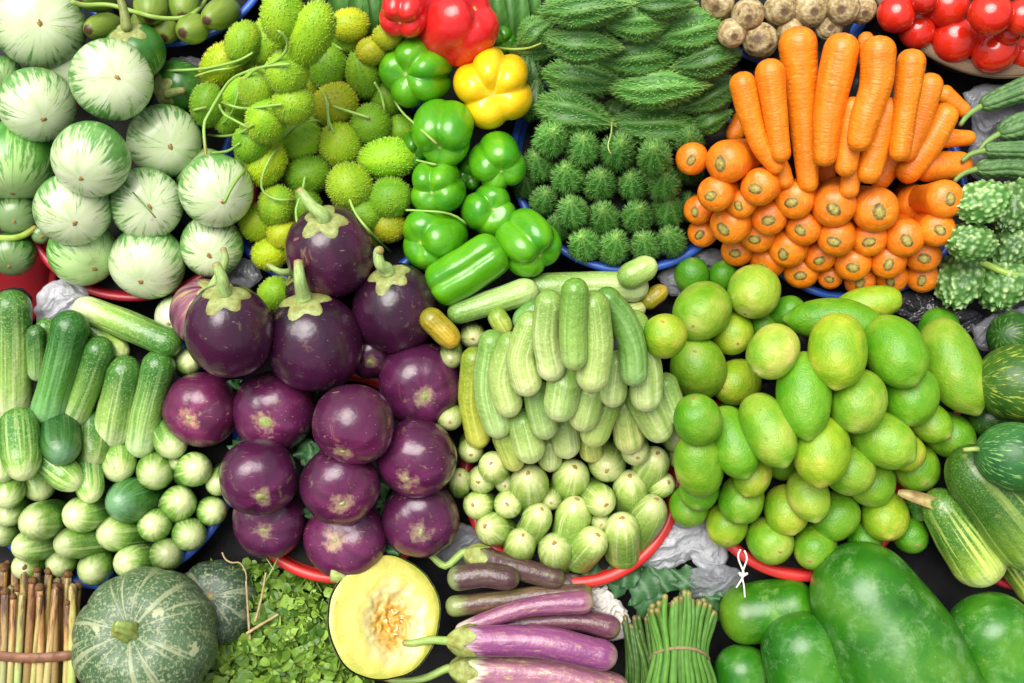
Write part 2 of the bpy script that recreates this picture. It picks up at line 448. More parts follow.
MAT['herb'] = mat_leaf('herb_leaf', (0.028, 0.095, 0.006), (0.29, 0.46, 0.06))
MAT['kale'] = mat_leaf('dark_leaf', (0.012, 0.055, 0.018), (0.05, 0.14, 0.045))
MAT['blade'] = mat_leaf('blade_leaf', (0.015, 0.07, 0.012), (0.07, 0.20, 0.03))
MAT['ridge'] = mat_simple('ridge_gourd_skin', (0.03, 0.10, 0.02), (0.13, 0.25, 0.08), 0.5, 0.12, 0.4)
MAT['bract'] = mat_simple('dry_bract', (0.16, 0.06, 0.02), (0.50, 0.45, 0.17), 0.5, 0.07)
MAT['twig'] = mat_simple('dry_twig', (0.30, 0.20, 0.09), (0.50, 0.38, 0.20), 0.7, 0.2)
MAT['shade_disc'] = mat_simple('shade_disc_black', (0.004, 0.005, 0.004), (0.012, 0.014, 0.010), 0.6, 0.03, 0.5, spec=0.15)  # near-black colour stands for the shade deep inside the bowls
MAT['shade_sheet'] = mat_simple('shade_black_sheet', (0.005, 0.005, 0.006), (0.018, 0.017, 0.018), 0.55, 0.02, 0.5, spec=0.2)  # shade of the gaps put into the sheet's near-black colour

# ------------------------------------------------------------------ mesh helpers
def link(name, verts, faces, mat, loc, parent=None, pc=None, h=None, smooth=True, tint=None):
    me = bpy.data.meshes.new(name)
    me.from_pydata(np.asarray(verts, dtype=float).reshape(-1, 3).tolist(), [], faces)
    if smooth: me.polygons.foreach_set('use_smooth', [True] * len(me.polygons))
    n = len(me.vertices)
    if pc is not None:
        a = me.attributes.new('pc', 'FLOAT_VECTOR', 'POINT'); a.data.foreach_set('vector', np.asarray(pc, dtype=np.float32).ravel())
    if h is not None:
        a = me.attributes.new('h', 'FLOAT', 'POINT'); a.data.foreach_set('value', np.asarray(h, dtype=np.float32).ravel())
    me.materials.append(mat)
    me.update()
    return link_me(name, me, loc, parent, tint)

def link_me(name, me, loc, parent=None, tint=None, rot=None):
    o = bpy.data.objects.new(name, me)
    COL.objects.link(o)
    if parent is not None:
        o.parent = parent
        if parent.rotation_mode == 'QUATERNION' or parent.scale[0] != 1.0:
            o.matrix_parent_inverse = Matrix.LocRotScale(parent.location, parent.rotation_quaternion, parent.scale).inverted()
            o.location = loc
        else:
            o.location = Vector(loc) - Vector(parent['base'])
    else:
        o.location = loc
    o['base'] = tuple(loc)
    if rot is not None: o.rotation_mode = 'QUATERNION'; o.rotation_quaternion = rot
    if tint: o.color = (*tint, 1)
    return o

def tag(o, label, cat, group=None, kind=None):
    o['label'] = label; o['category'] = cat
    if group: o['group'] = group
    if kind: o['kind'] = kind
    return o

def empty(name, loc):
    o = bpy.data.objects.new(name, None); COL.objects.link(o); o.location = loc; o['base'] = tuple(loc)
    o.empty_display_size = 0.02
    return o

def grid_faces(nr, ns, first_pole=True):
    """rings of ns verts, nr rings, then two poles"""
    f = []
    for i in range(nr - 1):
        for j in range(ns):
            k = (j + 1) % ns
            f.append((i * ns + j, (i + 1) * ns + j, (i + 1) * ns + k, i * ns + k))
    a, b = nr * ns, nr * ns + 1
    for j in range(ns):
        k = (j + 1) % ns
        f.append((a, j, k)); f.append((b, (nr - 1) * ns + k, (nr - 1) * ns + j))
    return f

def wobble(v, amp, freq, seed):
    """smooth low-frequency change of the radius, v in unit directions"""
    r = np.random.default_rng(seed)
    out = np.zeros(len(v))
    for i in range(5):
        k = r.normal(size=3) * freq * (0.6 + 0.35 * i)
        out += np.sin(v @ k + r.uniform(0, 6.28)) / (1 + 0.6 * i)
    return amp * out / 2.0

def spheroid(L, b, ns=32, nr=24, a=1.0, dent0=0.0, dent1=0.0, k0=0.35, k1=0.35, taper=0.0, nip=0.0, kn=0.2,
             lobes=None, wob=0.03, freq=1.5, seed=0, bend=0.0, zp=1.0):
    """blossom pole at +Z (t = 0), stem pole at -Z (t = 1)"""
    phi = np.linspace(0, np.pi, nr + 2)
    th = np.arange(ns) / ns * 2 * np.pi
    PH = np.concatenate([np.repeat(phi[1:-1], ns), [0, np.pi]])
    TH = np.concatenate([np.tile(th, nr), [0, 0]])
    sn = np.clip(np.sin(PH), 0, 1); cs = np.cos(PH)
    rr = sn ** a
    zz = np.sign(cs) * np.abs(cs) ** zp
    R = b * rr * (1 + taper * cs)
    Z = L * zz
    Z -= np.where(cs > 0, dent0 * L * np.exp(-(rr / k0) ** 2), 0)
    Z += np.where(cs < 0, dent1 * L * np.exp(-(rr / k1) ** 2), 0)
    Z += np.where(cs > 0, nip * L * np.exp(-(rr / kn) ** 2), 0)
    if lobes:
        n, amp, ph, bul = lobes
        lb = np.abs(np.sin(n * (TH + 0.25 * np.sin(TH + ph)) / 2 + ph)) ** 0.75
        side = np.clip(rr, 0, 1)
        R = R * (1 - amp * (1 - lb) * (0.35 + 0.65 * side))
        Z += np.where(cs > 0, bul * L * (lb - 0.55) * np.exp(-((rr - 0.58) / 0.33) ** 2), 0)
    v = np.stack([R * np.cos(TH), R * np.sin(TH), Z], 1)
    d = v / (np.linalg.norm(v, axis=1, keepdims=True) + 1e-9)
    v = v * (1 + wobble(d, wob, freq, seed))[:, None]
    if bend:
        v[:, 0] += bend * b * ((v[:, 2] / L) ** 2 - 0.3)
    pc = np.stack([np.cos(TH), np.sin(TH), PH / np.pi], 1)
    pc[-2:, :2] = 0
    return v, grid_faces(nr, ns), pc

def quat_to(d, roll=0.0):
    q = Vector((0, 0, 1)).rotation_difference(Vector(d).normalized())
    return q @ Quaternion((0, 0, 1), roll)

def apply(v, M, sc):
    return (v @ np.array(M).T) * sc

def smooth_path(pts, n):
    pts = [Vector(p) for p in pts]
    if len(pts) == 2: return [pts[0].lerp(pts[1], i / n) for i in range(n + 1)]
    ext = [pts[0] * 2 - pts[1]] + pts + [pts[-1] * 2 - pts[-2]]
    # even steps along the arc
    dense = []
    for i in range(len(pts) - 1):
        p0, p1, p2, p3 = ext[i:i + 4]
        for k in range(24):
            t = k / 24
            dense.append(0.5 * ((2 * p1) + (p2 - p0) * t + (2 * p0 - 5 * p1 + 4 * p2 - p3) * t * t + (3 * p1 - p0 - 3 * p2 + p3) * t ** 3))
    dense.append(pts[-1])
    L = [0]
    for a, b in zip(dense, dense[1:]): L.append(L[-1] + (b - a).length)
    out = []; j = 0
    for i in range(n + 1):
        s = L[-1] * i / n
        while j < len(L) - 2 and L[j + 1] < s: j += 1
        seg = L[j + 1] - L[j]
        out.append(dense[j].lerp(dense[j + 1], (s - L[j]) / seg if seg > 1e-12 else 0))
    return out

def sweep(pts, rad, ns=20, nr=30, e0=1.0, e1=1.0, ridges=None, wob=0.0, seed=0, flat=1.0, capp=2.0):
    """tube along world points, rad(t) in metres; rounded ends of length e0*rad, e1*rad beyond which it closes"""
    N = 200
    path = smooth_path(pts, N)
    Ltot = sum((b - a).length for a, b in zip(path, path[1:]))
    ts = (1 - np.cos(np.linspace(0, np.pi, nr + 2))) / 2
    ts = 0.55 * ts + 0.45 * np.linspace(0, 1, nr + 2)
    def at(t):
        x = t * N; i = min(int(x), N - 1); return path[i].lerp(path[i + 1], x - i)
    tang = lambda t: (at(min(1, t + 0.015)) - at(max(0, t - 0.015))).normalized()
    t0 = tang(0)
    nx = t0.orthogonal().normalized()
    rs = np.random.default_rng(seed)
    ph = rs.uniform(0, 6.28, 4)
    verts = []; pcs = []
    th = np.arange(ns) / ns * 2 * np.pi
    for t in ts[1:-1]:
        tg = tang(t)
        nx = (nx - tg * nx.dot(tg)).normalized()
        ny = tg.cross(nx)
        r = rad(t)
        c = 1.0
        if e0 > 0 and t * Ltot < e0 * r: c *= max(0, 1 - (1 - t * Ltot / (e0 * r)) ** capp) ** (1 / capp)
        if e1 > 0 and (1 - t) * Ltot < e1 * r: c *= max(0, 1 - (1 - (1 - t) * Ltot / (e1 * r)) ** capp) ** (1 / capp)
        rr = r * c * (1 + wob * (math.sin(t * 7 + ph[0]) + 0.6 * math.sin(t * 17 + ph[1])))
        o = at(t)
        for a in th:
            q = rr
            if ridges: q *= 1 + ridges[1] * math.cos(ridges[0] * a)
            q *= 1 + 0.7 * wob * math.sin(2 * a + ph[2] + 3 * t)
            verts.append(o + nx * (q * math.cos(a)) + ny * (q * flat * math.sin(a)))
            pcs.append((math.cos(a), math.sin(a), t))
    verts += [path[0], path[-1]]; pcs += [(0, 0, 0), (0, 0, 1)]
    return [tuple(v) for v in verts], grid_faces(nr, ns), pcs

# ------------------------------------------------------------------ the pile: things rest on what lies under them
SPH = []          # x, y, r, w
def rest(sph, floor, soft=0.86, cap=None):
    """sph: list of x, y, r, dw; lowest w at which the thing touches what is already there"""
    w = floor
    if SPH:
        A = np.array(SPH)
        for (x, y, r, dw) in sph:
            d2 = (A[:, 0] - x) ** 2 + (A[:, 1] - y) ** 2
            R = soft * (A[:, 2] + r)
            ok = d2 < R * R
            if ok.any():
                need = A[ok, 3] + np.sqrt(R[ok] ** 2 - d2[ok]) - dw
                w = max(w, float(need.max()))
    if cap is not None: w = min(w, cap)
    for (x, y, r, dw) in sph: SPH.append((x, y, r, w + dw))
    return w

def topw(x, y, default=-40.0):
    A = np.array(SPH)
    d2 = (A[:, 0] - x) ** 2 + (A[:, 1] - y) ** 2
    ok = d2 < A[:, 2] ** 2
    if not ok.any(): return default
    return float((A[ok, 3] + np.sqrt(A[ok, 2] ** 2 - d2[ok])).max())

SEED = [100]
def nseed():
    SEED[0] += 1
    return SEED[0]

def round_thing(name, label, cat, group, cx, cy, r, off, mat, asp=0.9, tint=None, floor=0.0, cap=None, stem_front=False, **kw):
    """off: where on the picture of the thing its pole shows, from its centre"""
    w = rest([(cx, cy, r * 0.97, 0)], floor, cap=cap)
    loc, m, sc = frame(cx, cy, w)
    ox, oy = off[0] / r, -off[1] / r
    q = math.hypot(ox, oy)
    if q > 0.97: ox, oy, q = ox * 0.97 / q, oy * 0.97 / q, 0.97
    d = Vector((ox, oy, math.sqrt(1 - q * q)))
    if len(off) > 2 and off[2] < 0: d.z = -d.z
    if stem_front: d = -d
    Q = quat_to(d, random.uniform(0, 6.28)).to_matrix()
    s = nseed()
    v, f, pc = spheroid(r * asp, r, seed=s, **kw)
    Mx = m @ Q
    o = link(name, apply(v, Mx, sc), f, MAT[mat], loc, pc=pc, tint=tint)
    tag(o, label, cat, group)
    o['_f'] = 0
    INFO[o.name] = dict(loc=loc, M=Mx, sc=sc, r=r, asp=asp, w=w, v=v, pc=pc, m=m, px=(cx, cy))
    return o
INFO = {}

def pole_patch(o, name, size, mat, front=True, lift=0.6, ragged=0.35, h=0.5, dx=0.0):
    """small irregular scar seated on the pole of a round thing"""
    i = INFO[o.name]
    v = i['v']
    z = v[-2, 2] if front else v[-1, 2]
    sg = 1 if front else -1
    n = 14
    rs = random.Random(nseed())
    vs = [(dx, 0, z + sg * lift)]
    for ring in (0.55, 1.0):
        for k in range(n):
            a = k / n * 6.283
            q = size * ring * (1 + (ragged * rs.uniform(-1, 1) if ring == 1.0 else 0))
            x, y = q * math.cos(a) * 1.2, q * math.sin(a) * 0.8
            # follow the curve of the body
            drop = (x * x + y * y) / (2 * i['r']) * 1.0
            vs.append((dx + x, y, z + sg * (lift * (1.0 if ring < 1 else -0.4) - drop)))
    fs = []
    for k in range(n):
        k2 = (k + 1) % n
        fs.append((0, 1 + k, 1 + k2) if front else (0, 1 + k2, 1 + k))
        q = (1 + k, 1 + n + k, 1 + n + k2, 1 + k2)
        fs.append(q if front else q[::-1])
    pcs = [(0, 0, 0)] + [(0, 0, 0.5)] * n + [(0, 0, 1)] * n
    return link(name, apply(np.array(vs), i['M'], i['sc']), fs, MAT[mat], i['loc'], parent=o, pc=pcs)

def calyx(o, mat='calyx', reach=0.62, teeth=5, lift=1.035, name='calyx'):
    """leafy star hugging the stem pole (-Z)"""
    i = INFO[o.name]; v = i['v']
    n, rings = 40, 7
    rs = random.Random(nseed())
    ph = [rs.uniform(0, 6.28) for _ in range(3)]
    vs = [tuple(v[-1] * 1.0 + np.array([0, 0, -1.2]))]
    rad = np.linalg.norm(v, axis=1)
    dirs = v / (rad[:, None] + 1e-9)
    for k in range(1, rings + 1):
        for j in range(n):
            a = j / n * 6.283
            star = 0.62 + 0.38 * abs(math.cos(teeth * a / 2 + ph[0])) ** 1.5 + 0.08 * math.sin(3 * a + ph[1])
            p = math.pi - reach * star * k / rings
            # nearest body vertex gives the radius here
            dv = np.array([math.sin(p) * math.cos(a), math.sin(p) * math.sin(a), math.cos(p)])
            near = np.argsort(-(dirs @ dv))[:4]
            q = rad[near].mean() * (lift if k < rings else 0.995) + rs.uniform(0, 0.25)
            vs.append(tuple(dv * q))
    fs = []
    for j in range(n):
        j2 = (j + 1) % n
        fs.append((0, 1 + j2, 1 + j))
        for k in range(rings - 1):
            a = 1 + k * n
            fs.append((a + j, a + j2, a + n + j2, a + n + j))
    return link(name, apply(np.array(vs), i['M'], i['sc']), fs, MAT[mat], i['loc'], parent=o)

def tube(name, pts, r0, r1, mat, parent=None, ns=10, nr=16, tint=None, label=None, **kw):
    """tube through world points, radii in millimetres"""
    base = Vector(parent['base']) if parent is not None else Vector(pts[0])
    pts = [Vector(p) - base for p in pts]
    v, f, pc = sweep(pts, lambda t: (r0 + (r1 - r0) * t) * K, ns=ns, nr=nr, seed=nseed(), **kw)
    return link(name, v, f, MAT[mat], base, parent=parent, pc=pc, tint=tint)

def oval_thing(name, label, cat, group, cx, cy, hl, hw, ang, tilt, mat, tint=None, floor=0.0, mesh=None, cap=None, **kw):
    """ang: picture angle of the blossom end, counter-clockwise from right; tilt: how far that end turns to the viewer (degrees)"""
    a, tl = math.radians(ang), math.radians(tilt)
    L = math.sqrt(max(hl * hl - (hw * math.sin(tl)) ** 2, (0.6 * hw) ** 2)) / max(math.cos(tl), 0.35)
    L = min(L, hw * 2.8)
    d = Vector((math.cos(a) * math.cos(tl), math.sin(a) * math.cos(tl), math.sin(tl)))
    e = max(0.0, L - hw)
    sph = [(cx, cy, hw * 0.97, 0)]
    if e > hw * 0.12:
        for s in (-1, 1): sph.append((cx + s * e * d.x, cy - s * e * d.y, hw * 0.86, s * e * d.z))
    w = rest(sph, floor, cap=cap)
    loc, m, sc = frame(cx, cy, w)
    Q = quat_to(d, random.uniform(0, 6.28))
    if mesh is not None:
        rot = m.to_quaternion() @ Q
        o = link_me(name, mesh, loc, tint=tint, rot=rot)
        o.scale = (hw * sc, hw * sc, L * sc)
        Mx = m @ Q.to_matrix()
        INFO[o.name] = dict(loc=loc, M=Mx, sc=sc, r=hw, w=w, m=m, px=(cx, cy))
    else:
        v, f, pc = spheroid(L, hw, seed=nseed(), **kw)
        Mx = m @ Q.to_matrix()
        o = link(name, apply(v, Mx, sc), f, MAT[mat], loc, pc=pc, tint=tint)
        INFO[o.name] = dict(loc=loc, M=Mx, sc=sc, r=hw, w=w, v=v, pc=pc, m=m, px=(cx, cy))
    return tag(o, label, cat, group)

def path_thing(name, label, cat, group, path, r0, r1, slope, mat, tint=None, floor=0.0, e0=1.1, e1=1.1, nr=34, ns=28, wob=0.02, flat=1.0, prof=None, capp=2.0, cap=None):
    """path of picture points from the blossom end to the stem end; slope: rise towards the viewer per unit of path"""
    pts = [(x, y) for x, y in path]
    cum = [0]
    for a, b in zip(pts, pts[1:]): cum.append(cum[-1] + math.hypot(b[0] - a[0], b[1] - a[1]))
    tot = cum[-1]
    dw = [slope * (c - tot / 2) for c in cum]
    # lengthen so that the rounded ends reach past the given points
    sph = []
    for i in range(len(pts) - 1):
        n = max(2, int((cum[i + 1] - cum[i]) / 10))
        for k in range(n + (i == len(pts) - 2)):
            t = k / n; s = (cum[i] + (cum[i + 1] - cum[i]) * t) / max(tot, 1e-6)
            sph.append((pts[i][0] + (pts[i + 1][0] - pts[i][0]) * t, pts[i][1] + (pts[i + 1][1] - pts[i][1]) * t,
                        (r0 + (r1 - r0) * s) * 0.95, dw[i] + (dw[i + 1] - dw[i]) * t))
    w = rest(sph, floor, cap=cap)
    def ext(a, b, r):
        q = math.hypot(a[0] - b[0], a[1] - b[1]); return (a[0] + (a[0] - b[0]) / q * r, a[1] + (a[1] - b[1]) / q * r)
    full = [ext(pts[0], pts[1], r0)] + pts + [ext(pts[-1], pts[-2], r1)]
    dws = [dw[0] - slope * r0] + dw + [dw[-1] + slope * r1]
    wp = [P(x, y, w + q) for (x, y), q in zip(full, dws)]
    mid = wp[len(wp) // 2]
    sc = (D - w) / D * K
    rf = prof or (lambda t: r0 + (r1 - r0) * t)
    v, f, pc = sweep([p - mid for p in wp], lambda t: rf(t) * sc, ns=ns, nr=nr, e0=e0, e1=e1, wob=wob, seed=nseed(), flat=flat, capp=capp)
    o = link(name, v, f, MAT[mat], mid, pc=pc, tint=tint)
    INFO[o.name] = dict(loc=mid, w=w, sc=sc, ends=(wp[0], wp[-1]), wp=wp)
    return tag(o, label, cat, group)

def poke_thing(name, label, cat, group, cx, cy, r, off, mat, L=3.4, tint=None, floor=0.0, taper=0.75, asp=1.0, e0=0.95, cap=None, capp=1.9):
    """a long thing seen end on: its round end at cx, cy, the pole of that end at off, the rest going back into the heap"""
    w = rest([(cx, cy, r * 0.97, 0)], floor, cap=cap)
    loc, m, sc = frame(cx, cy, w)
    ox, oy = off[0] / r, -off[1] / r
    q = math.hypot(ox, oy)
    if q > 0.9: ox, oy, q = ox * 0.9 / q, oy * 0.9 / q, 0.9
    d = Vector((ox, oy, math.sqrt(1 - q * q)))
    tip = m @ d * (r * sc * e0)
    back = m @ d * (-r * sc * L)
    s = nseed()
    v, f, pc = sweep([tip, back], lambda t: r * sc * (1 - (1 - taper) * t), ns=28, nr=26, e0=e0 * 1.35, e1=0.9, wob=0.018, seed=s, capp=capp)
    o = link(name, v, f, MAT[mat], loc, pc=pc, tint=tint)
    Q = quat_to(d, random.uniform(0, 6.28)).to_matrix()
    INFO[o.name] = dict(loc=loc, M=m @ Q, sc=sc, r=r, v=np.array([[0, 0, r * e0], [0, 0, -r]]), w=w, m=m, px=(cx, cy))
    return tag(o, label, cat, group)

# meshes shared by the spiny kinds
def spiked(L, b, n, height, width, tipped=False, seed=0, ridge=0.0, nr=22, ns=26, a=1.0, beak=0.42):
    v, f, pc = spheroid(L, b, ns=ns, nr=nr, a=a, wob=0.05, seed=seed)
    if tipped:
        # narrow to a beak at the blossom end
        t = pc[:, 2]
        k = np.clip(t / 0.52, 0, 1) ** beak
        k2 = np.clip((1 - t) / 0.40, 0, 1) ** 0.35
        v[:, 0] *= k * k2; v[:, 1] *= k * k2
        v[:, 2] += 0.10 * L * np.exp(-(t / 0.10) ** 2)
    if ridge:
        thv = np.arctan2(pc[:, 1], pc[:, 0])
        g = 1 + ridge * np.cos(8 * thv + 0.5 * np.sin(4 * v[:, 2]))
        hb = np.clip(np.cos(8 * thv + 0.5 * np.sin(4 * v[:, 2])), 0, 1) * 0.45
        v[:, 0] *= g; v[:, 1] *= g
    vs = v.tolist(); fs = list(f); h = hb.tolist() if ridge else [0.0] * len(vs); pcs = pc.tolist()
    rs = np.random.default_rng(seed + 5)
    nrm = None
    # spikes: walk the faces in proportion to their area
    V3 = v
    quads = np.array([q for q in f if len(q) == 4])
    p = V3[quads]
    c = p.mean(1)
    nn = np.cross(p[:, 2] - p[:, 0], p[:, 3] - p[:, 1]); ar = np.linalg.norm(nn, axis=1); nn /= (ar[:, None] + 1e-12)
    flip = np.sign((nn * c).sum(1)); nn *= flip[:, None]
    idx = rs.choice(len(quads), size=n, p=ar / ar.sum())
    for k in idx:
        u_, v_ = rs.uniform(0, 1, 2)
        q = p[k]
        base = (q[0] * (1 - u_) + q[1] * u_) * (1 - v_) + (q[3] * (1 - u_) + q[2] * u_) * v_
        N_ = nn[k] + rs.normal(size=3) * 0.18
        N_ /= np.linalg.norm(N_)
        t1 = np.cross(N_, [0.3, 0.5, 0.8]); t1 /= np.linalg.norm(t1); t2 = np.cross(N_, t1)
        hh = height * rs.uniform(0.6, 1.25); ww = width * rs.uniform(0.8, 1.2)
        i0 = len(vs)
        for a_ in (0, 2.094, 4.189):
            vs.append((base - N_ * 0.2 * hh + ww * (math.cos(a_) * t1 + math.sin(a_) * t2)).tolist()); h.append(0.25)
        vs.append((base + N_ * hh).tolist()); h.append(1.0)
        pcs += [pc[quads[k][0]].tolist()] * 4
        fs += [(i0, i0 + 1, i0 + 3), (i0 + 1, i0 + 2, i0 + 3), (i0 + 2, i0, i0 + 3)]
    return vs, fs, pcs, h

def shared_mesh(name, data, mat):
    vs, fs, pcs, h = data
    me = bpy.data.meshes.new(name)
    me.from_pydata(vs, [], fs)
    me.polygons.foreach_set('use_smooth', [True] * len(me.polygons))
    a = me.attributes.new('pc', 'FLOAT_VECTOR', 'POINT'); a.data.foreach_set('vector', np.asarray(pcs, dtype=np.float32).ravel())
    a = me.attributes.new('h', 'FLOAT', 'POINT'); a.data.foreach_set('value', np.asarray(h, dtype=np.float32))
    me.materials.append(MAT[mat]); me.update()
    return me

def warty_mesh(seed):
    v, f, pc = spheroid(1, 1, ns=84, nr=64, wob=0.05, seed=seed)
    t = pc[:, 2]
    k = np.clip(t / 0.35, 0, 1) ** 0.25
    v[:, 0] *= k; v[:, 1] *= k
    th = np.arctan2(pc[:, 1], pc[:, 0])
    h = np.zeros(len(v)); out = v.copy()
    for i in range(len(v)):
        p = Vector((v[i, 0] * 4.2, v[i, 1] * 4.2, v[i, 2] * 4.2 * 1.1)) + Vector((seed * 3.1, 0, 0))
        d = mnoise.voronoi(p)[0][0]
        g = max(0.0, 1 - d * 1.5) ** 1.1
        rid = 0.5 + 0.5 * math.cos(8 * th[i] + 0.8 * math.sin(5 * v[i, 2]))
        hh = min(1.0, 0.75 * g + 0.35 * rid * g + 0.12 * rid)
        h[i] = hh
        out[i] = v[i] * (1 + 0.20 * hh)
    return out.tolist(), f, pc.tolist(), h.tolist()

# ------------------------------------------------------------------ bowls
def lathe(prof, ns, M, sc, closed=False):
    th = np.arange(ns) / ns * 2 * np.pi
    n = len(prof)
    v = np.array([(r * np.cos(t), r * np.sin(t), z) for (r, z) in prof for t in th])
    f = []
    for i in range(n if closed else n - 1):
        i2 = (i + 1) % n
        for j in range(ns):
            k = (j + 1) % ns
            f.append((i * ns + j, i * ns + k, i2 * ns + k, i2 * ns + j))
    pc = np.array([(np.cos(t), np.sin(t), i / n) for i in range(n) for t in th])
    return apply(v, M, sc), f, pc

def bowl(name, label, cat, cx, cy, R, mat, wr=-8, depth=50, lean=(0, 0.17), lip=3.6, group=None, rimname='rim', rim_mat=None, floor_r=0.70, shade_fill=True):
    wr -= lean[1] * R * 0.95
    loc, m, sc = frame(cx, cy + 4, wr)
    m = Matrix((U, V, W)).transposed()
    d = Vector((lean[0], lean[1], 1)).normalized()
    Mx = m @ Vector((0, 0, 1)).rotation_difference(d).to_matrix()
    o = empty(name, loc)
    tag(o, label, cat, group)
    base = R * floor_r
    prof = [(0.5, -depth), (base - 6, -depth), (base, -depth + 5), (R * 0.93, -14), (R - lip, -2), (R - lip - 2.5, -2), (R * 0.93 - 3, -15), (base - 3, -depth + 8), (base - 9, -depth + 4), (0.5, -depth + 3.5)]
    v, f, pc = lathe(prof, 96, Mx, sc)
    link('basin', v, f, MAT[mat], loc, parent=o, pc=pc)
    if shade_fill:  # added near-black disc hiding the basin, painted shade between the piled things
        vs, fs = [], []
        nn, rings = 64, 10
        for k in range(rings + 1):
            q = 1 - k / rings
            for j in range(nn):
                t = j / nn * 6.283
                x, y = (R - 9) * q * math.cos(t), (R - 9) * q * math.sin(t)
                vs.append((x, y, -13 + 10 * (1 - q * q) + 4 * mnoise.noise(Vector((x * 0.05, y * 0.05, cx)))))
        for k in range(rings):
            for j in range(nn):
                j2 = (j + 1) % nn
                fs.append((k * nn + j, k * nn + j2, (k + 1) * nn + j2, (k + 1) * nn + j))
        link('shade_disc', apply(np.array(vs), Mx, sc), fs, MAT['shade_disc'], loc, parent=o)
    ring = [(R - lip * 0.6 + lip * 1.15 * math.cos(a), lip * 0.8 * math.sin(a)) for a in np.linspace(0, 2 * math.pi, 13)[:-1]]
    v, f, pc = lathe(ring, 120, Mx, sc, closed=True)
    link(rimname, v, f, MAT[rim_mat or mat], loc, parent=o, pc=pc)
    return o

bowl('plastic_bowl', 'red plastic bowl under the pile of white green-streaked eggplants', 'bowl', 138, 179, 119, 'crimson_plastic')
bowl('plastic_tub', 'dark crimson plastic tub at the left edge above the cucumbers', 'tub', -16, 266, 72, 'tub_plastic', wr=-20, depth=40, lean=(0, 0.1), shade_fill=False)
bowl('plastic_bowl', 'blue plastic bowl holding the small green fruit with brown tips', 'bowl', 172, -55, 102, 'blue_plastic', wr=-12)
bowl('plastic_bowl', 'blue plastic bowl under the spiny green gourds and green peppers', 'bowl', 335, 172, 116, 'blue_plastic', wr=-14)
bowl('plastic_bowl', 'blue plastic bowl under the dark green bitter gourds', 'bowl', 627, 155, 116, 'blue_plastic')
bowl('plastic_bowl', 'blue plastic bowl under the stack of orange carrots', 'bowl', 848, 180, 118, 'blue_plastic', wr=-16, depth=56)
bowl('plastic_bowl', 'blue plastic bowl under the pale brown tubers', 'bowl', 785, -20, 88, 'blue_plastic', wr=-18, depth=42)
bowl('wooden_basket', 'rough brown wooden basket full of red tomatoes', 'basket', 1000, -60, 136, 'wood', wr=4, depth=60, lip=7, floor_r=0.86, lean=(0, 0.12))
bowl('plastic_bowl', 'blue plastic bowl under the cucumbers at the left edge', 'bowl', 110, 449, 131, 'blue_plastic', lip=4.5)
bowl('plastic_bowl', 'red plastic bowl under the pile of purple eggplants', 'bowl', 340, 470, 105, 'red_plastic', lip=4.5)
bowl('plastic_bowl', 'bright red plastic bowl under the pale cucumbers in the middle', 'bowl', 572, 471, 109, 'red_plastic', lip=5)
bowl('plastic_bowl', 'red plastic bowl with a white string on its rim under the limes', 'bowl', 802, 466, 107, 'red_plastic', lip=5)
bowl('plastic_bowl', 'dark red plastic bowl under the big striped cucumbers at the right edge', 'bowl', 1030, 482, 103, 'crimson_plastic', wr=-16)

def ordered(rows, ykey):
    return sorted(rows, key=lambda r: -(r[ykey] + (r[-1].get('k', 0) if isinstance(r[-1], dict) else 0)))

# ------------------------------------------------------------------ small green fruit at the top
for cx, cy, hl, hw, ang, lab in [
    (104, 27, 20, 14, 190, 'leftmost'), (142, 24, 14, 12, 250, 'small one behind the green stem'),
    (151, 6, 19, 17, 260, 'second large one from the left'), (166, 30, 14, 13, 250, 'smallest in the lower row'),
    (184, 5, 18, 16, 265, 'third large one from the left'), (193, 29, 17, 15, 200, 'dark tipped, lower right'),
    (221, 14, 21, 15, 205, 'rightmost, beside the rim'), (98, 0, 22, 12, 180, 'topmost at the left')]:
    oval_thing('guava', 'small green fruit in the blue bowl at the top, ' + lab, 'fruit', 'small green fruit in the blue bowl',
               cx, cy, hl, hw, min(ang, 262), 55, 'guava', floor=0 + hw * .3)

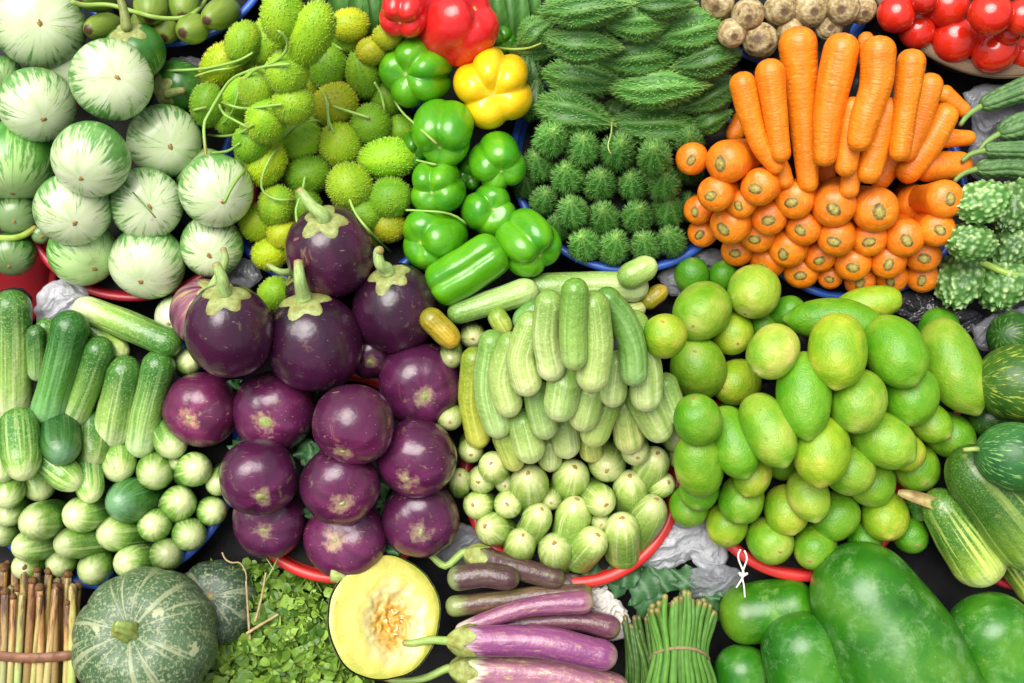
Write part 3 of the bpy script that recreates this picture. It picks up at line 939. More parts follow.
# ------------------------------------------------------------------ white green-streaked eggplants
G = 'white green-streaked eggplants'
E = 'white round eggplant with green streaks, '
for row in ordered([
    (12, 254, 23, (-4, 15), 'dark green matte striped small eggplant above the crimson tub, lower of two', dict(dk=1, fl=-4)),
    (17, 214, 21, (-3, 8), 'dark green matte striped small eggplant at the left edge, upper of two', dict(dk=1, fl=0)),
    (41, 234, 10, (1, 3), 'tiny dark green eggplant tip beside the crimson tub', dict(dk=1, fl=-4)),
    (177, 316, 21, (-6, 6), 'plain white eggplant half hidden behind the bruised purple one', dict(asp=1.3, fl=-12, k=60)),
    (72, 66, 26, (0, 5), 'mostly hidden white eggplant behind the two at the top left', dict(k=120, fl=-10)),
    (3, 76, 20, (0, 8), 'dark green streaked eggplant cut by the left edge', dict(k=60, dk=2, fl=-8)),
    (135, 52, 30, (-8, -24), 'deep green eggplant with brown-green calyx and long stem, behind the pale ones', dict(k=120, cal=((127, 32), (124, 12), (119, -6)), dk=3, fl=-10)),
    (180, 87, 27, (-22, 4), 'streaked eggplant lying with its stem to the right, beside the spiny gourds', dict(k=90, cal=((164, 95), (175, 92), (186, 90)), dk=3, fl=-10)),
    (207, 178, 30, (5, -12), 'grey green striped eggplant behind the lower ones near the spiny gourds', dict(k=80, dk=2, fl=-6)),
    (40, 24, 45, (0, -1), E + 'largest, in the top left corner', {}),
    (38, 105, 38, (5, 16), E + 'below the largest one, stalk scar low on it', {}),
    (112, 80, 41, (6, -3), E + 'with a long brown scar, second largest of the pile', {}),
    (164, 141, 37, (7, 7), E + 'touching the curly tendrils of the spiny gourds', {}),
    (13, 161, 41, (-3, 36), E + 'pale green and cut by the left edge', dict(gr=1)),
    (91, 159, 38, (-12, 22), E + 'mid-pile, below the two near the top', {}),
    (73, 209, 38, (1, 17), E + 'with a brown patch on its left side', {}),
    (147, 204, 36, (3, 3), E + 'squat, with scar in its exact middle', {}),
    (216, 191, 37, (8, 12), E + 'with a green twig lying across it', {}),
    (83, 252, 34, (12, 19), E + 'lower left on the red rim', dict(gr=1)),
    (148, 263, 38, (-9, 23), E + 'lowest of all, over the middle of the red rim', {}),
    (212, 246, 31, (-3, 11), E + 'smallest pale one, just above the purple eggplants', {}),
], 1):
    cx, cy, r, off, lab, ex = row
    dk = ex.get('dk', 0)
    t = {0: (1, 1, 1), 1: (0.30, 0.42, 0.25), 2: (0.5, 0.66, 0.42), 3: (0.32, 0.50, 0.25)}[dk]
    if ex.get('gr'): t = (0.80, 0.98, 0.66)
    has = ex.get('cal')
    o = round_thing('white_eggplant', lab, 'eggplant', G, cx, cy, r, off, 'streak_egg', asp=ex.get('asp', random.uniform(0.84, 0.94)), tint=t,
                    floor=ex.get('fl', r * 0.35), stem_front=bool(has), a=0.88, zp=0.95, wob=0.03, dent0=0.03, ns=36, nr=26)
    if has:
        calyx(o, reach=0.75)
        w0 = INFO[o.name]['w'] + r * 0.75
        tube('stem', [P(x, y, w0 + 4 * i) for i, (x, y) in enumerate(has)], 5.5, 3.2, 'stem', parent=o, tint=(0.62, 0.55, 0.45))
    else:
        pole_patch(o, 'blossom_scar', 3.2 if r > 30 else 2.4, 'scar', lift=0.9, ragged=0.5)

# ------------------------------------------------------------------ spiny gourds
spin = [shared_mesh('spiny_gourd', spiked(1, 1, 900, 0.115, 0.032, seed=s), 'spiny') for s in (1, 2, 3, 4)]
TY = {'n': (1, 1, 1), 'y': (1.6, 1.15, 0.8), 'd': (0.62, 0.74, 0.7), 'o': (1.25, 0.82, 0.6), 'l': (1.2, 1.12, 1.0)}
GS = 'spiny green gourds'
S = 'spiny green gourd '
spiny = {}
for row in ordered([
    (282, 14, 26, 20, 80, 'n', S + 'at the top edge, tallest on the heap'),
    (310, 35, 32, 20, 62, 'l', 'long pale green spiny gourd leaning to the upper right'),
    (268, 42, 24, 18, 70, 'n', S + 'left of the long leaning one near the top'),
    (243, 42, 20, 16, 60, 'n', S + 'beside the blue bowl at the upper left'),
    (222, 66, 24, 18, 50, 'y', 'yellowish spiny gourd furthest up the left side'),
    (349, 25, 19, 15, 10, 'y', 'yellow green spiny gourd right under the striped leaves'),
    (345, 39, 17, 13, -20, 'n', 'small smooth-looking spiny gourd with a brown tip beside the long leaning one'),
    (328, 67, 22, 18, 80, 'd', 'deep green spiny gourd under the long leaning one'),
    (363, 74, 23, 17, 100, 'd', 'deep green spiny gourd left of the topmost green pepper'),
    (287, 73, 21, 20, 70, 'n', S + 'directly below the long leaning one, left side'),
    (208, 105, 21, 16, 80, 'd', 'olive spiny gourd nearest the white eggplants'),
    (240, 96, 18, 16, 60, 'n', S + 'in the left part, crossed by tendrils'),
    (259, 88, 20, 17, 50, 'n', S + 'between the tendrils, left of centre'),
    (293, 104, 20, 19, 20, 'n', S + 'round, with a cut stem pointing left'),
    (335, 104, 22, 19, 30, 'o', 'olive yellow round spiny gourd in the middle of the heap'),
    (370, 124, 20, 18, 200, 'd', S + 'with two cut stems pointing up and right'),
    (386, 99, 18, 16, 80, 'd', 'dark spiny gourd half hidden under the topmost green pepper', dict(k=70)),
    (266, 120, 22, 19, 70, 'n', S + 'crossed by a pale stem, lower left of the middle'),
    (252, 142, 19, 17, 60, 'd', S + 'beside the tendril ends near the white eggplants'),
    (298, 141, 24, 19, 20, 'n', S + 'broad, just below the round one with the cut stem'),
    (340, 145, 21, 20, 80, 'l', 'pale round spiny gourd with a stem rising from its top'),
    (388, 158, 28, 19, 5, 'l', 'pale oval spiny gourd lying level beside the green peppers'),
    (400, 130, 15, 14, 0, 'd', 'dark small spiny gourd in the gap above the level pale one', dict(k=60)),
    (266, 164, 22, 18, 60, 'y', 'yellow green spiny gourd left of the tall purple eggplant'),
    (308, 175, 23, 18, 10, 'd', 'green spiny gourd right above the tall purple eggplant stem'),
    (350, 186, 22, 21, 100, 'n', 'round spiny gourd just above the top purple eggplant'),
    (389, 198, 21, 19, 20, 'd', 'green spiny gourd below the level pale one'),
    (388, 226, 17, 15, 0, 'o', 'dark orange-tinged spiny gourd beside the lower green peppers'),
    (277, 205, 20, 17, 70, 'n', 'green spiny gourd between the white eggplants and top purple eggplant'),
    (258, 222, 18, 17, 50, 'y', 'yellow spiny gourd at the lower left by the white eggplants'),
    (284, 234, 16, 14, 190, 'y', 'yellow spiny gourd with brown tip close to the purple eggplant stem'),
    (270, 254, 17, 15, 190, 'y', 'yellow spiny gourd lowest on the left, above the blue rim'),
    (274, 294, 17, 15, 60, 'n', 'smooth green gourd wedged between two purple eggplants'),
    (362, 216, 19, 17, 30, 'd', 'green spiny gourd at the right shoulder of the top purple eggplant'),
    (303, 207, 18, 17, 30, 'd', 'green spiny gourd behind the tall purple eggplant stem'),
    (368, 236, 16, 14, 30, 'd', 'darkest spiny gourd low beside the purple eggplants', dict(k=40)),
    (249, 163, 16, 14, 60, 'd', 'dark spiny gourd in the gap by the lower white eggplants', dict(k=60)),
    (229, 117, 17, 15, 50, 'n', S + 'under the tangle of tendrils at the left'),
    (310, 84, 14, 12, 50, 'y', 'yellowish spiny gourd deep in the gap of the middle', dict(k=60)),
    (254, 63, 18, 16, 60, 'n', S + 'half hidden behind the two at the upper left', dict(k=50)),
    (320, 125, 15, 13, 30, 'd', 'dark spiny gourd sunk between the middle ones', dict(k=60)),
    (372, 51, 15, 13, 200, 'o', 'orange yellow spiny gourd left of the topmost green pepper'),
    (388, 36, 15, 12, 20, 'o', 'shrivelled orange spiny gourd touching the smaller red pepper'),
], 1):
    cx, cy, hl, hw, ang, ty, lab = row[:7]
    ex = row[7] if len(row) > 7 else {}
    o = oval_thing('spiny_gourd', lab, 'gourd', GS, cx, cy, hl * 1.06, hw * 1.06, ang, random.uniform(-5, 30), 'spiny', tint=tuple(c * random.uniform(0.92, 1.08) for c in TY[ty]),
                   floor=-12 if ex else hw * 0.3, cap=8 if ex else None, mesh=random.choice(spin))
    spiny[(cx, cy)] = o

def drape(pts, lift=2.0):
    ws = [topw(x, y) + lift for x, y in pts]
    # a stem bridges the gaps between what it lies on
    for _ in range(40):
        ws = [max(w, 0.5 * (ws[max(0, i - 1)] + ws[min(len(ws) - 1, i + 1)]) - 0.25) if 0 < i < len(ws) - 1 else w for i, w in enumerate(ws)]
    return [P(x, y, w) for (x, y), w in zip(pts, ws)]
def fine(pts, step=9):
    out = []
    q = [Vector((x, y, 0)) for x, y in pts]
    n = max(6, int(sum((b - a).length for a, b in zip(q, q[1:])) / step))
    return [(p.x, p.y) for p in smooth_path(q, n)]
def tendril(owner, pts, r=1.6, tint=None, r1=None, lift=6.0, name='stem'):
    f = fine(pts)
    w = drape(f, lift)
    return tube(name, w, r, r1 or r * 1.15, 'stem', parent=owner, ns=8, nr=max(20, len(f) * 2), tint=tint, e0=0.6, e1=0.6)

TL = (0.78, 0.98, 0.55)
for own, pts, r in [
    ((268, 42), [(277, 30), (287, 40), (284, 54), (268, 65), (252, 70), (232, 79), (220, 95), (210, 112), (204, 126), (206, 157)], 1.9),
    ((243, 42), [(254, 52), (240, 60), (222, 65), (200, 69), (164, 71)], 1.7),
    ((222, 66), [(252, 58), (236, 67), (212, 71), (194, 77)], 1.5),
    ((287, 73), [(291, 64), (270, 66), (255, 70), (243, 82)], 1.6),
    ((293, 104), [(283, 104), (262, 107), (240, 108), (221, 102)], 1.8),
    ((240, 96), [(240, 84), (237, 98), (232, 112), (222, 124), (206, 128)], 1.4),
    ((229, 117), [(219, 104), (224, 114), (236, 121), (249, 128)], 1.6),
    ((266, 120), [(254, 124), (240, 133), (224, 136), (207, 135)], 1.6),
    ((252, 142), [(240, 143), (228, 151), (210, 153)], 1.7),
    ((298, 141), [(283, 138), (292, 128), (305, 122), (320, 121), (326, 126)], 1.8),
    ((335, 104), [(318, 86), (326, 98), (328, 118), (329, 132)], 1.5),
    ((340, 145), [(334, 133), (329, 120), (328, 100)], 1.5),
    ((370, 124), [(333, 106), (348, 111), (370, 118)], 1.8),
    ((363, 74), [(374, 82), (381, 94), (385, 113)], 1.8),
    ((310, 35), [(330, 42), (338, 47), (343, 50)], 1.4),
    ((266, 164), [(283, 143), (272, 155), (263, 175), (262, 190), (275, 199), (296, 200)], 1.6),
    ((308, 175), [(305, 176), (302, 192), (296, 210), (298, 226)], 1.6),
    ((350, 186), [(349, 198), (356, 214), (372, 234), (391, 252)], 1.8),
    ((389, 198), [(404, 210), (424, 211), (446, 213), (462, 220), (470, 231)], 1.5),
    ((388, 158), [(416, 160), (428, 163), (437, 165)], 1.5),
    ((400, 130), [(394, 99), (402, 112), (418, 127), (438, 145)], 1.5),
    ((208, 105), [(188, 112), (198, 109), (208, 107)], 1.6),
]:
    SPIN_LATE = globals().setdefault('SPIN_LATE', [])
    SPIN_LATE.append((own, pts, r))

def furrow(o, n, amp):
    me = o.data
    pcs = np.zeros(len(me.vertices) * 3, dtype=np.float32); me.attributes['pc'].data.foreach_get('vector', pcs); pcs = pcs.reshape(-1, 3)
    co = np.zeros(len(me.vertices) * 3); me.vertices.foreach_get('co', co); co = co.reshape(-1, 3)
    ctr = {}
    for t in np.unique(pcs[:, 2]): ctr[t] = co[pcs[:, 2] == t].mean(0)
    ax = np.array([ctr[t] for t in pcs[:, 2]])
    th = np.arctan2(pcs[:, 1], pcs[:, 0])
    k = 1 - amp * (1 - np.abs(np.sin(n * th / 2)) ** 0.7) + 0.05 * np.sin(pcs[:, 2] * 60 + 5 * np.sin(3 * th))
    co = ax + (co - ax) * k[:, None]
    me.vertices.foreach_set('co', co.ravel().astype(np.float32)); me.update()
# ------------------------------------------------------------------ bell peppers
GP = 'green bell peppers'
peppers = [
    (404, 12, 26, (-6, 14), 'pep_red', 'smaller red bell pepper cut by the top edge, left of the bigger red one', {}),
    (457, 24, 40, (24, -20), 'pep_red', 'big glossy red bell pepper resting on a green and the yellow one', dict(n=3, la=0.16)),
    (494, 88, 41, (-2, 9), 'pep_yellow', 'yellow bell pepper with four lobes facing up', dict(n=5)),
    (417, 71, 36, (-15, 4), 'pep_green', 'large green bell pepper directly under the big red one', dict(n=5)),
    (444, 132, 33, (-6, 20), 'pep_green', 'green bell pepper touching the lower left of the yellow one', dict(n=3)),
    (498, 162, 29, (4, 12), 'pep_green', 'green bell pepper straight below the yellow one', dict(n=4)),
    (437, 187, 29, (-7, 7), 'pep_green', 'light green bell pepper between the pale oval gourd and the rest', dict(n=4)),
    (434, 238, 33, (-18, 6), 'pep_green', 'broad green bell pepper with deep cleft above the purple eggplants', dict(n=3)),
    (489, 211, 28, (6, -2), 'pep_green', 'green bell pepper in the middle of the lower group of four', dict(n=3, k=50)),
    (527, 243, 33, (18, 17), 'pep_green', 'blocky green bell pepper over the blue rim at the lower right', dict(n=4)),
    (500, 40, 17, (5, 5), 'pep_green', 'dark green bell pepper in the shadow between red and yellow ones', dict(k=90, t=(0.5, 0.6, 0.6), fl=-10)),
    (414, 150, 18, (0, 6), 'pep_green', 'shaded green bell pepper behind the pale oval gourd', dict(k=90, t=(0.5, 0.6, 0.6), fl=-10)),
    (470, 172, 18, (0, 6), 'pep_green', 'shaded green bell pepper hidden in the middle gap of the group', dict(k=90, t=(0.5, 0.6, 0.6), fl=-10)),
]
pep = {}
for cx, cy, r, off, mat, lab, ex in ordered(peppers, 1):
    n = ex.get('n', 4)
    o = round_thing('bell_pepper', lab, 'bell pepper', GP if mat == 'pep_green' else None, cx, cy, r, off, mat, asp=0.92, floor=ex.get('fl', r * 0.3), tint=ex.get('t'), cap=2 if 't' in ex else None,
                    a=0.72, zp=0.80, dent0=0.20, k0=0.34, dent1=0.25, k1=0.35, lobes=(n, ex.get('la', 0.22), random.uniform(0, 3), 0.17), wob=0.035, ns=64, nr=36)
    pep[(cx, cy)] = o
# the one lying on its side
def lying_pepper():
    pr = lambda t: 25 + 6 * math.sin(t * 3.0) - 5 * t
    o = path_thing('bell_pepper', 'long green bell pepper lying on its side at the bottom of the group', 'bell pepper', GP, [(452, 279), (468, 270), (484, 259)], 24, 23, 0.15, 'pep_green', floor=4, e0=0.75, e1=0.7, prof=lambda t: 26 - 2.5 * t, wob=0.02, capp=2.6, ns=48)
    me = o.data
    # three furrows along its length
    pcs = np.zeros(len(me.vertices) * 3, dtype=np.float32); me.attributes['pc'].data.foreach_get('vector', pcs); pcs = pcs.reshape(-1, 3)
    co = np.zeros(len(me.vertices) * 3); me.vertices.foreach_get('co', co); co = co.reshape(-1, 3)
    i = INFO[o.name]
    a = np.array(i['ends'][0] - i['loc']); b = np.array(i['ends'][1] - i['loc'])
    t = np.clip(((co - a) @ (b - a)) / ((b - a) @ (b - a)), 0, 1)
    ax = a + t[:, None] * (b - a)
    th = np.arctan2(pcs[:, 1], pcs[:, 0])
    k = 1 - 0.22 * np.exp(-((np.abs(np.sin(2.0 * th + 0.6))) / 0.30) ** 2)
    co = ax + (co - ax) * k[:, None]
    me.vertices.foreach_set('co', co.ravel().astype(np.float32)); me.update()
    return o
lying_pepper()

# ------------------------------------------------------------------ dark bitter gourds
bit = [shared_mesh('bitter_gourd', spiked(1, 1, 950, 0.14, 0.042, tipped=True, seed=s, ridge=0.07, beak=0.60, ns=64), 'bitter') for s in (11, 12, 13)]
bit_end = [shared_mesh('bitter_gourd', spiked(1, 1, 560, 0.27, 0.048, tipped=True, seed=s, ridge=0.03, ns=48), 'bitter') for s in (14, 15)]
GB = 'dark bitter gourds in the blue bowl'
L_ = 'dark bitter gourd lying sideways, '
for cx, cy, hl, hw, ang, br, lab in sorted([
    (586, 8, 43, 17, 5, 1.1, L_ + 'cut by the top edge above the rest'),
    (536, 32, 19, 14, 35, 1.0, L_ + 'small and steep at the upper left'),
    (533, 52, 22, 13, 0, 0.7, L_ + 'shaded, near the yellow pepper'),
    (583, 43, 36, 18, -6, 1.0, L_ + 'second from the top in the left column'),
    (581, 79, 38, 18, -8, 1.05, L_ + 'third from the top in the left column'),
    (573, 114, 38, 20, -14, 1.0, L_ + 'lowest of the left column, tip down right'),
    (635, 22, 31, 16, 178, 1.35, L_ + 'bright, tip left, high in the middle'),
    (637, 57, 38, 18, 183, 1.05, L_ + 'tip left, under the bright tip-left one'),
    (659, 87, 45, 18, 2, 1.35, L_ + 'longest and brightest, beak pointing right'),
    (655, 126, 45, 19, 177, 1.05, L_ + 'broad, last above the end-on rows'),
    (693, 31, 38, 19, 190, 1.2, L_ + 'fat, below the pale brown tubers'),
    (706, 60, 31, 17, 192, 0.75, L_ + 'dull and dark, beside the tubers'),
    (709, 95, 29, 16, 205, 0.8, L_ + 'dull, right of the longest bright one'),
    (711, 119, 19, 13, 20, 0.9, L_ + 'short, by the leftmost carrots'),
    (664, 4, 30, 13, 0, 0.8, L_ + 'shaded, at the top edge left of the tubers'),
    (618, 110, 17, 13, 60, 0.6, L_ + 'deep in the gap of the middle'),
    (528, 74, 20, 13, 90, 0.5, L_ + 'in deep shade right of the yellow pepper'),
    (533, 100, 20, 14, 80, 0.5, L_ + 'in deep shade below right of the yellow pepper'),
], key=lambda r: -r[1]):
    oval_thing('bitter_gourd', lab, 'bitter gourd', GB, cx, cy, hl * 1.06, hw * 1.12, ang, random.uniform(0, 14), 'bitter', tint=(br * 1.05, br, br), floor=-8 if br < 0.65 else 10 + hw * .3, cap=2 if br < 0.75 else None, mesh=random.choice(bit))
SPH_keep = len(SPH)
L_ = 'spiky bitter gourd end facing out, '
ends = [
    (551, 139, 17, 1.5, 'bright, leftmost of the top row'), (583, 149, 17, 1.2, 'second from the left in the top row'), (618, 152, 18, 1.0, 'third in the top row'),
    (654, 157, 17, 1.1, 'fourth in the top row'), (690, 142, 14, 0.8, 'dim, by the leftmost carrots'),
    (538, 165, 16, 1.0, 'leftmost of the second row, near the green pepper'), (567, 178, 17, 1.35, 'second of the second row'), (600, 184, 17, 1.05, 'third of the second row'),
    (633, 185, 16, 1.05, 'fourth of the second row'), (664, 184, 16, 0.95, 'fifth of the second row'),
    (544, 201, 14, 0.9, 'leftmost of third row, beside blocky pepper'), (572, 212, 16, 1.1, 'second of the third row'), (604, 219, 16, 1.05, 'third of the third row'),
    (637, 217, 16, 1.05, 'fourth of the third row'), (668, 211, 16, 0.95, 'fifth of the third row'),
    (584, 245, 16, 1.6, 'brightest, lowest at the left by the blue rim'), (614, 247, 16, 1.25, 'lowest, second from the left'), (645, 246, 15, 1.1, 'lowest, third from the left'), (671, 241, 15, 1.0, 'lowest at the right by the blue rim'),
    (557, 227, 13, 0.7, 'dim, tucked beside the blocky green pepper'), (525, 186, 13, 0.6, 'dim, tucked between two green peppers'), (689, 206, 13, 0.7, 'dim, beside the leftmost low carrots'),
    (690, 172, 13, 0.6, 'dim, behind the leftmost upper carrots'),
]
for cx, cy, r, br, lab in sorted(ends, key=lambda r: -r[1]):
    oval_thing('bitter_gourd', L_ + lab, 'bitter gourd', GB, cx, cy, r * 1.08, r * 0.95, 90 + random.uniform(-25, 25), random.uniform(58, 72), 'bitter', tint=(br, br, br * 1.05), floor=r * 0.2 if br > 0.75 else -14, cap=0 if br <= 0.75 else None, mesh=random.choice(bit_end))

# ------------------------------------------------------------------ tubers
for cx, cy, r, off, lab in sorted([
    (718, 3, 17, (-2, 6), 'leftmost, cut by the top edge'), (748, 14, 16, (1, 5), 'second from the left in the top row'), (780, 9, 16, (5, 3), 'third in the top row'),
    (811, 9, 18, (4, 3), 'fourth in the top row, with a wide scar'), (843, 8, 17, (-2, 2), 'fifth in the top row'), (862, 10, 14, (4, 4), 'last at the right, by the tomato basket'),
    (760, 41, 18, (-3, -2), 'lowest, with a dark ringed scar'), (732, 33, 15, (3, 4), 'half hidden behind the bitter gourds'), (829, 27, 14, (2, 1), 'small dark one wedged above the carrots'),
    (790, 30, 14, (0, 4), 'shaded one behind the tallest carrot')], key=lambda r: -r[1]):
    round_thing('tuber', 'pale brown ringed tuber, ' + lab, 'tuber', 'pale brown tubers', cx, cy, r, off, 'root', asp=0.95, floor=4, wob=0.05, dent0=0.10, k0=0.3)

# ------------------------------------------------------------------ tomatoes
for cx, cy, r, asp, off, lab in sorted([
    (896, 14, 19, 0.92, (3, -8), 'leftmost, against the wooden rim'), (917, 31, 18, 0.95, (4, -6), 'second from the left along the wooden rim'), (947, 5, 22, 0.9, (2, -8), 'cut by the top edge in the middle'),
    (954, 40, 23, 0.92, (4, 3), 'large, in the middle of the wooden rim'), (990, 14, 22, 0.9, (3, -9), 'large, second from the right at the top'), (995, 50, 22, 1.15, (-12, 12), 'oval, lying along the wooden rim'),
    (1022, 17, 18, 0.9, (3, -5), 'cut by the right edge, upper'), (1025, 54, 16, 0.9, (2, 4), 'cut by the right edge, lower'), (924, 1, 13, 0.9, (0, -4), 'shaded, deep between the top ones'),
    (1008, 32, 14, 0.9, (0, 0), 'shaded, behind the oval one')], key=lambda r: -r[1]):
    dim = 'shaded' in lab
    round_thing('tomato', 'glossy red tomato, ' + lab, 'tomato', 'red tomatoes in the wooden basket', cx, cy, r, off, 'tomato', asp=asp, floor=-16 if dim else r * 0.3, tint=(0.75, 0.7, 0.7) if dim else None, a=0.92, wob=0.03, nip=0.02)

# ------------------------------------------------------------------ carrots
GC = 'carrots stacked with their crowns facing out'
butts = [
    (692, 159, 15, (-1, 2), 'leftmost of the top, slightly green crown'), (726, 162, 20, (-9, 3), 'big, second from the left at the top'), (759, 187, 18, (-6, 3), 'third from the left, under the first lying carrots'),
    (794, 200, 18, (-4, 4), 'left of the largest pair'), (834, 206, 20, (0, 5), 'left one of the largest pair in the middle'), (876, 210, 21, (5, 3), 'right one of the largest pair in the middle'),
    (914, 203, 17, (3, 3), 'right of the largest pair'), (945, 199, 18, (8, 0), 'last at the right in the upper row'),
    (715, 194, 17, (-7, 3), 'below the big one at the upper left'), (698, 210, 14, (-5, 3), 'furthest left in the second row'), (741, 204, 14, (-4, 3), 'small, third in the second row'),
    (769, 218, 17, (-1, 4), 'fourth in the second row'), (803, 228, 17, (-4, 4), 'below left of the largest pair'), (836, 238, 18, (-3, 6), 'straight under the left one of the largest pair'),
    (869, 239, 17, (0, 5), 'straight under the right one of the largest pair'), (905, 238, 18, (3, 4), 'second from the right in the middle row'), (937, 229, 17, (5, 2), 'last at the right in the middle row'),
    (729, 225, 19, (-9, 7), 'long-sided, second from the left in the third row'), (757, 236, 16, (-4, 6), 'third from the left in the third row'), (702, 233, 14, (-4, 3), 'furthest left in the third row'),
    (737, 251, 15, (-3, 4), 'furthest left in the lower rows, over the limes'), (787, 249, 18, (-6, 9), 'big, in the fourth row at the left'), (820, 257, 15, (-1, 6), 'fourth row, second from the left'),
    (853, 264, 17, (0, 6), 'fourth row, middle, with a worn face'), (888, 261, 17, (1, 6), 'fourth row, second from the right'), (923, 255, 17, (2, 6), 'fourth row, last at the right'),
    (801, 272, 16, (-1, 6), 'lowest row, first from the left'), (830, 277, 12, (-1, 4), 'lowest row, small second'), (860, 281, 15, (0, 4), 'lowest row, third, without a clear crown'),
    (891, 278, 15, (-1, 6), 'lowest row, second from the right'), (922, 277, 15, (0, 6), 'lowest row, last at the right'), (767, 262, 17, (-8, 10), 'shaded, behind the lowest left ones'),
]
for cx, cy, r, off, lab in sorted(butts, key=lambda q: -(q[1] + (25 if 'shaded' in q[4] else 0))):
    k = random.uniform(0.93, 1.06)
    r *= 1.16
    o = poke_thing('carrot', 'orange carrot crown facing out, ' + lab, 'carrot', GC, cx, cy, r, off, 'carrot', L=4.0, tint=(k, k * random.uniform(0.85, 1.0), k), floor=r * 0.25, taper=0.6, e0=0.66, capp=2.2)
    pole_patch(o, 'crown', r * 0.37, 'crown', lift=0.7, ragged=0.12)
GL = 'carrots laid on top with their tips down'
for lab, path, r0, r1, ex in [
    ('small carrot tip poking out under the first lying carrots', [(784, 180), (779, 168)], 9, 11, {}),
    ('small carrot tip next to the longest one, below it', [(826, 178), (826, 160)], 9, 10, {}),
    ('small carrot tip with a white thread, under the middle', [(849, 190), (852, 172)], 9, 11, {}),
    ('short carrot tip below the middle, pointing down left', [(880, 181), (892, 162)], 9, 13, {}),
    ('reddish carrot end behind the leftmost lying one', [(735, 134), (742, 120)], 9, 10, {}),
    ('dark orange carrot lying level at the right edge of the stack', [(958, 165), (930, 167)], 13, 15, {}),
    ('thin carrot lying level, upper right, tip right', [(968, 138), (935, 138)], 7, 11, {}),
    ('thin carrot above the level ones, behind the right lying carrots', [(963, 110), (946, 96)], 7, 10, {}),
    ('carrot tip at the top right behind the tall ones', [(866, 46), (866, 40)], 8, 8, {}),
    ('carrot half hidden between the third and fourth tall ones', [(846, 166), (852, 110)], 11, 13, {}),
    ('carrot half hidden right of the middle, tip down', [(869, 172), (886, 112)], 12, 15, {}),
    ('lying carrot slanting at the far right, thick', [(908, 172), (928, 145), (943, 118)], 12, 15, {}),
    ('lying carrot behind the rightmost tall one', [(907, 152), (920, 120), (930, 86)], 10, 13, {}),
    ('lying carrot, leftmost, curving to lower right', [(776, 166), (761, 146), (750, 115), (743, 86)], 8, 14, {}),
    ('lying carrot, second from left', [(781, 154), (776, 120), (770, 74)], 9, 15, {}),
    ('lying carrot, longest, third from left', [(808, 184), (806, 150), (802, 100), (798, 47)], 9, 20, {}),
    ('lying carrot, tall, right of the longest', [(825, 156), (829, 110), (841, 52)], 11, 19, {}),
    ('lying carrot, bent, fifth from left', [(859, 141), (866, 115), (876, 85), (878, 55)], 11, 19, {}),
    ('lying carrot, sixth from left, smooth tip down', [(900, 152), (905, 110), (911, 64)], 10, 15, {}),
]:
    k = random.uniform(0.95, 1.06)
    path_thing('carrot', 'bright orange ' + lab, 'carrot', GL, path, r0, r1 * 1.05, 0.18, 'carrot', tint=(k, k, k), floor=10, e0=1.0, e1=1.05, wob=0.022, nr=44, prof=lambda t, a=r0, b=r1: a + (b - a) * min(1, t ** 0.8), capp=2.1)

# ------------------------------------------------------------------ pale bitter gourds and ridge gourds at the right
wart = [shared_mesh('bitter_gourd', warty_mesh(s), 'warty') for s in (1, 2, 3)]
GW = 'pale bitter gourds at the right'
for cx, cy, hl, hw, ang, tl, br, lab in sorted([
    (983, 202, 26, 20, 190, 30, 1.25, 'palest, upper left of the group'), (970, 242, 24, 18, 170, 30, 1.0, 'small, tip left, in the middle of the group'), (1014, 207, 25, 21, 250, 40, 0.8, 'upper right, cut by the edge'),
    (960, 279, 28, 22, 255, 35, 0.95, 'lower left, beside the carrots'), (1002, 283, 28, 23, 265, 35, 1.0, 'lowest, in the lower right'), (1012, 243, 25, 20, 250, 30, 0.75, 'right, above the yellow stem')], key=lambda r: -r[1]):
    oval_thing('bitter_gourd', 'warty pale green bitter gourd, ' + lab, 'bitter gourd', GW, cx, cy, hl, hw, ang, tl, 'warty', tint=(br, br, br), floor=8, mesh=random.choice(wart))
GR = 'ridged dark gourds at the upper right'
for lab, path, r0, r1 in [
    ('lower, beside the pale bitter gourds', [(1050, 172), (1010, 166), (984, 168)], 16, 9),
    ('middle, with a long stalk', [(1050, 118), (1024, 124), (1008, 130)], 15, 11),
    ('shaded, between the others', [(1050, 150), (1020, 150), (990, 150)], 13, 7),
    ('topmost, tapering to a thin stalk', [(1050, 82), (1014, 93), (988, 103)], 17, 9)]:
    o = path_thing('ridge_gourd', 'dark green ridged gourd, ' + lab, 'gourd', GR, path, r0, r1, 0.05, 'ridge', floor=14, wob=0.03, ns=72)
    furrow(o, 9, 0.16)
    i = INFO[o.name]; e = i['ends'][1]
    j = i['wp'][-2]
    dirv = (e - j).normalized()
    tube('stem', [e - dirv * 0.004, e + dirv * 0.012 + V * -0.004, e + dirv * 0.022 + V * -0.012], 3.4, 2.2, 'stem', parent=o, tint=(0.45, 0.6, 0.4))

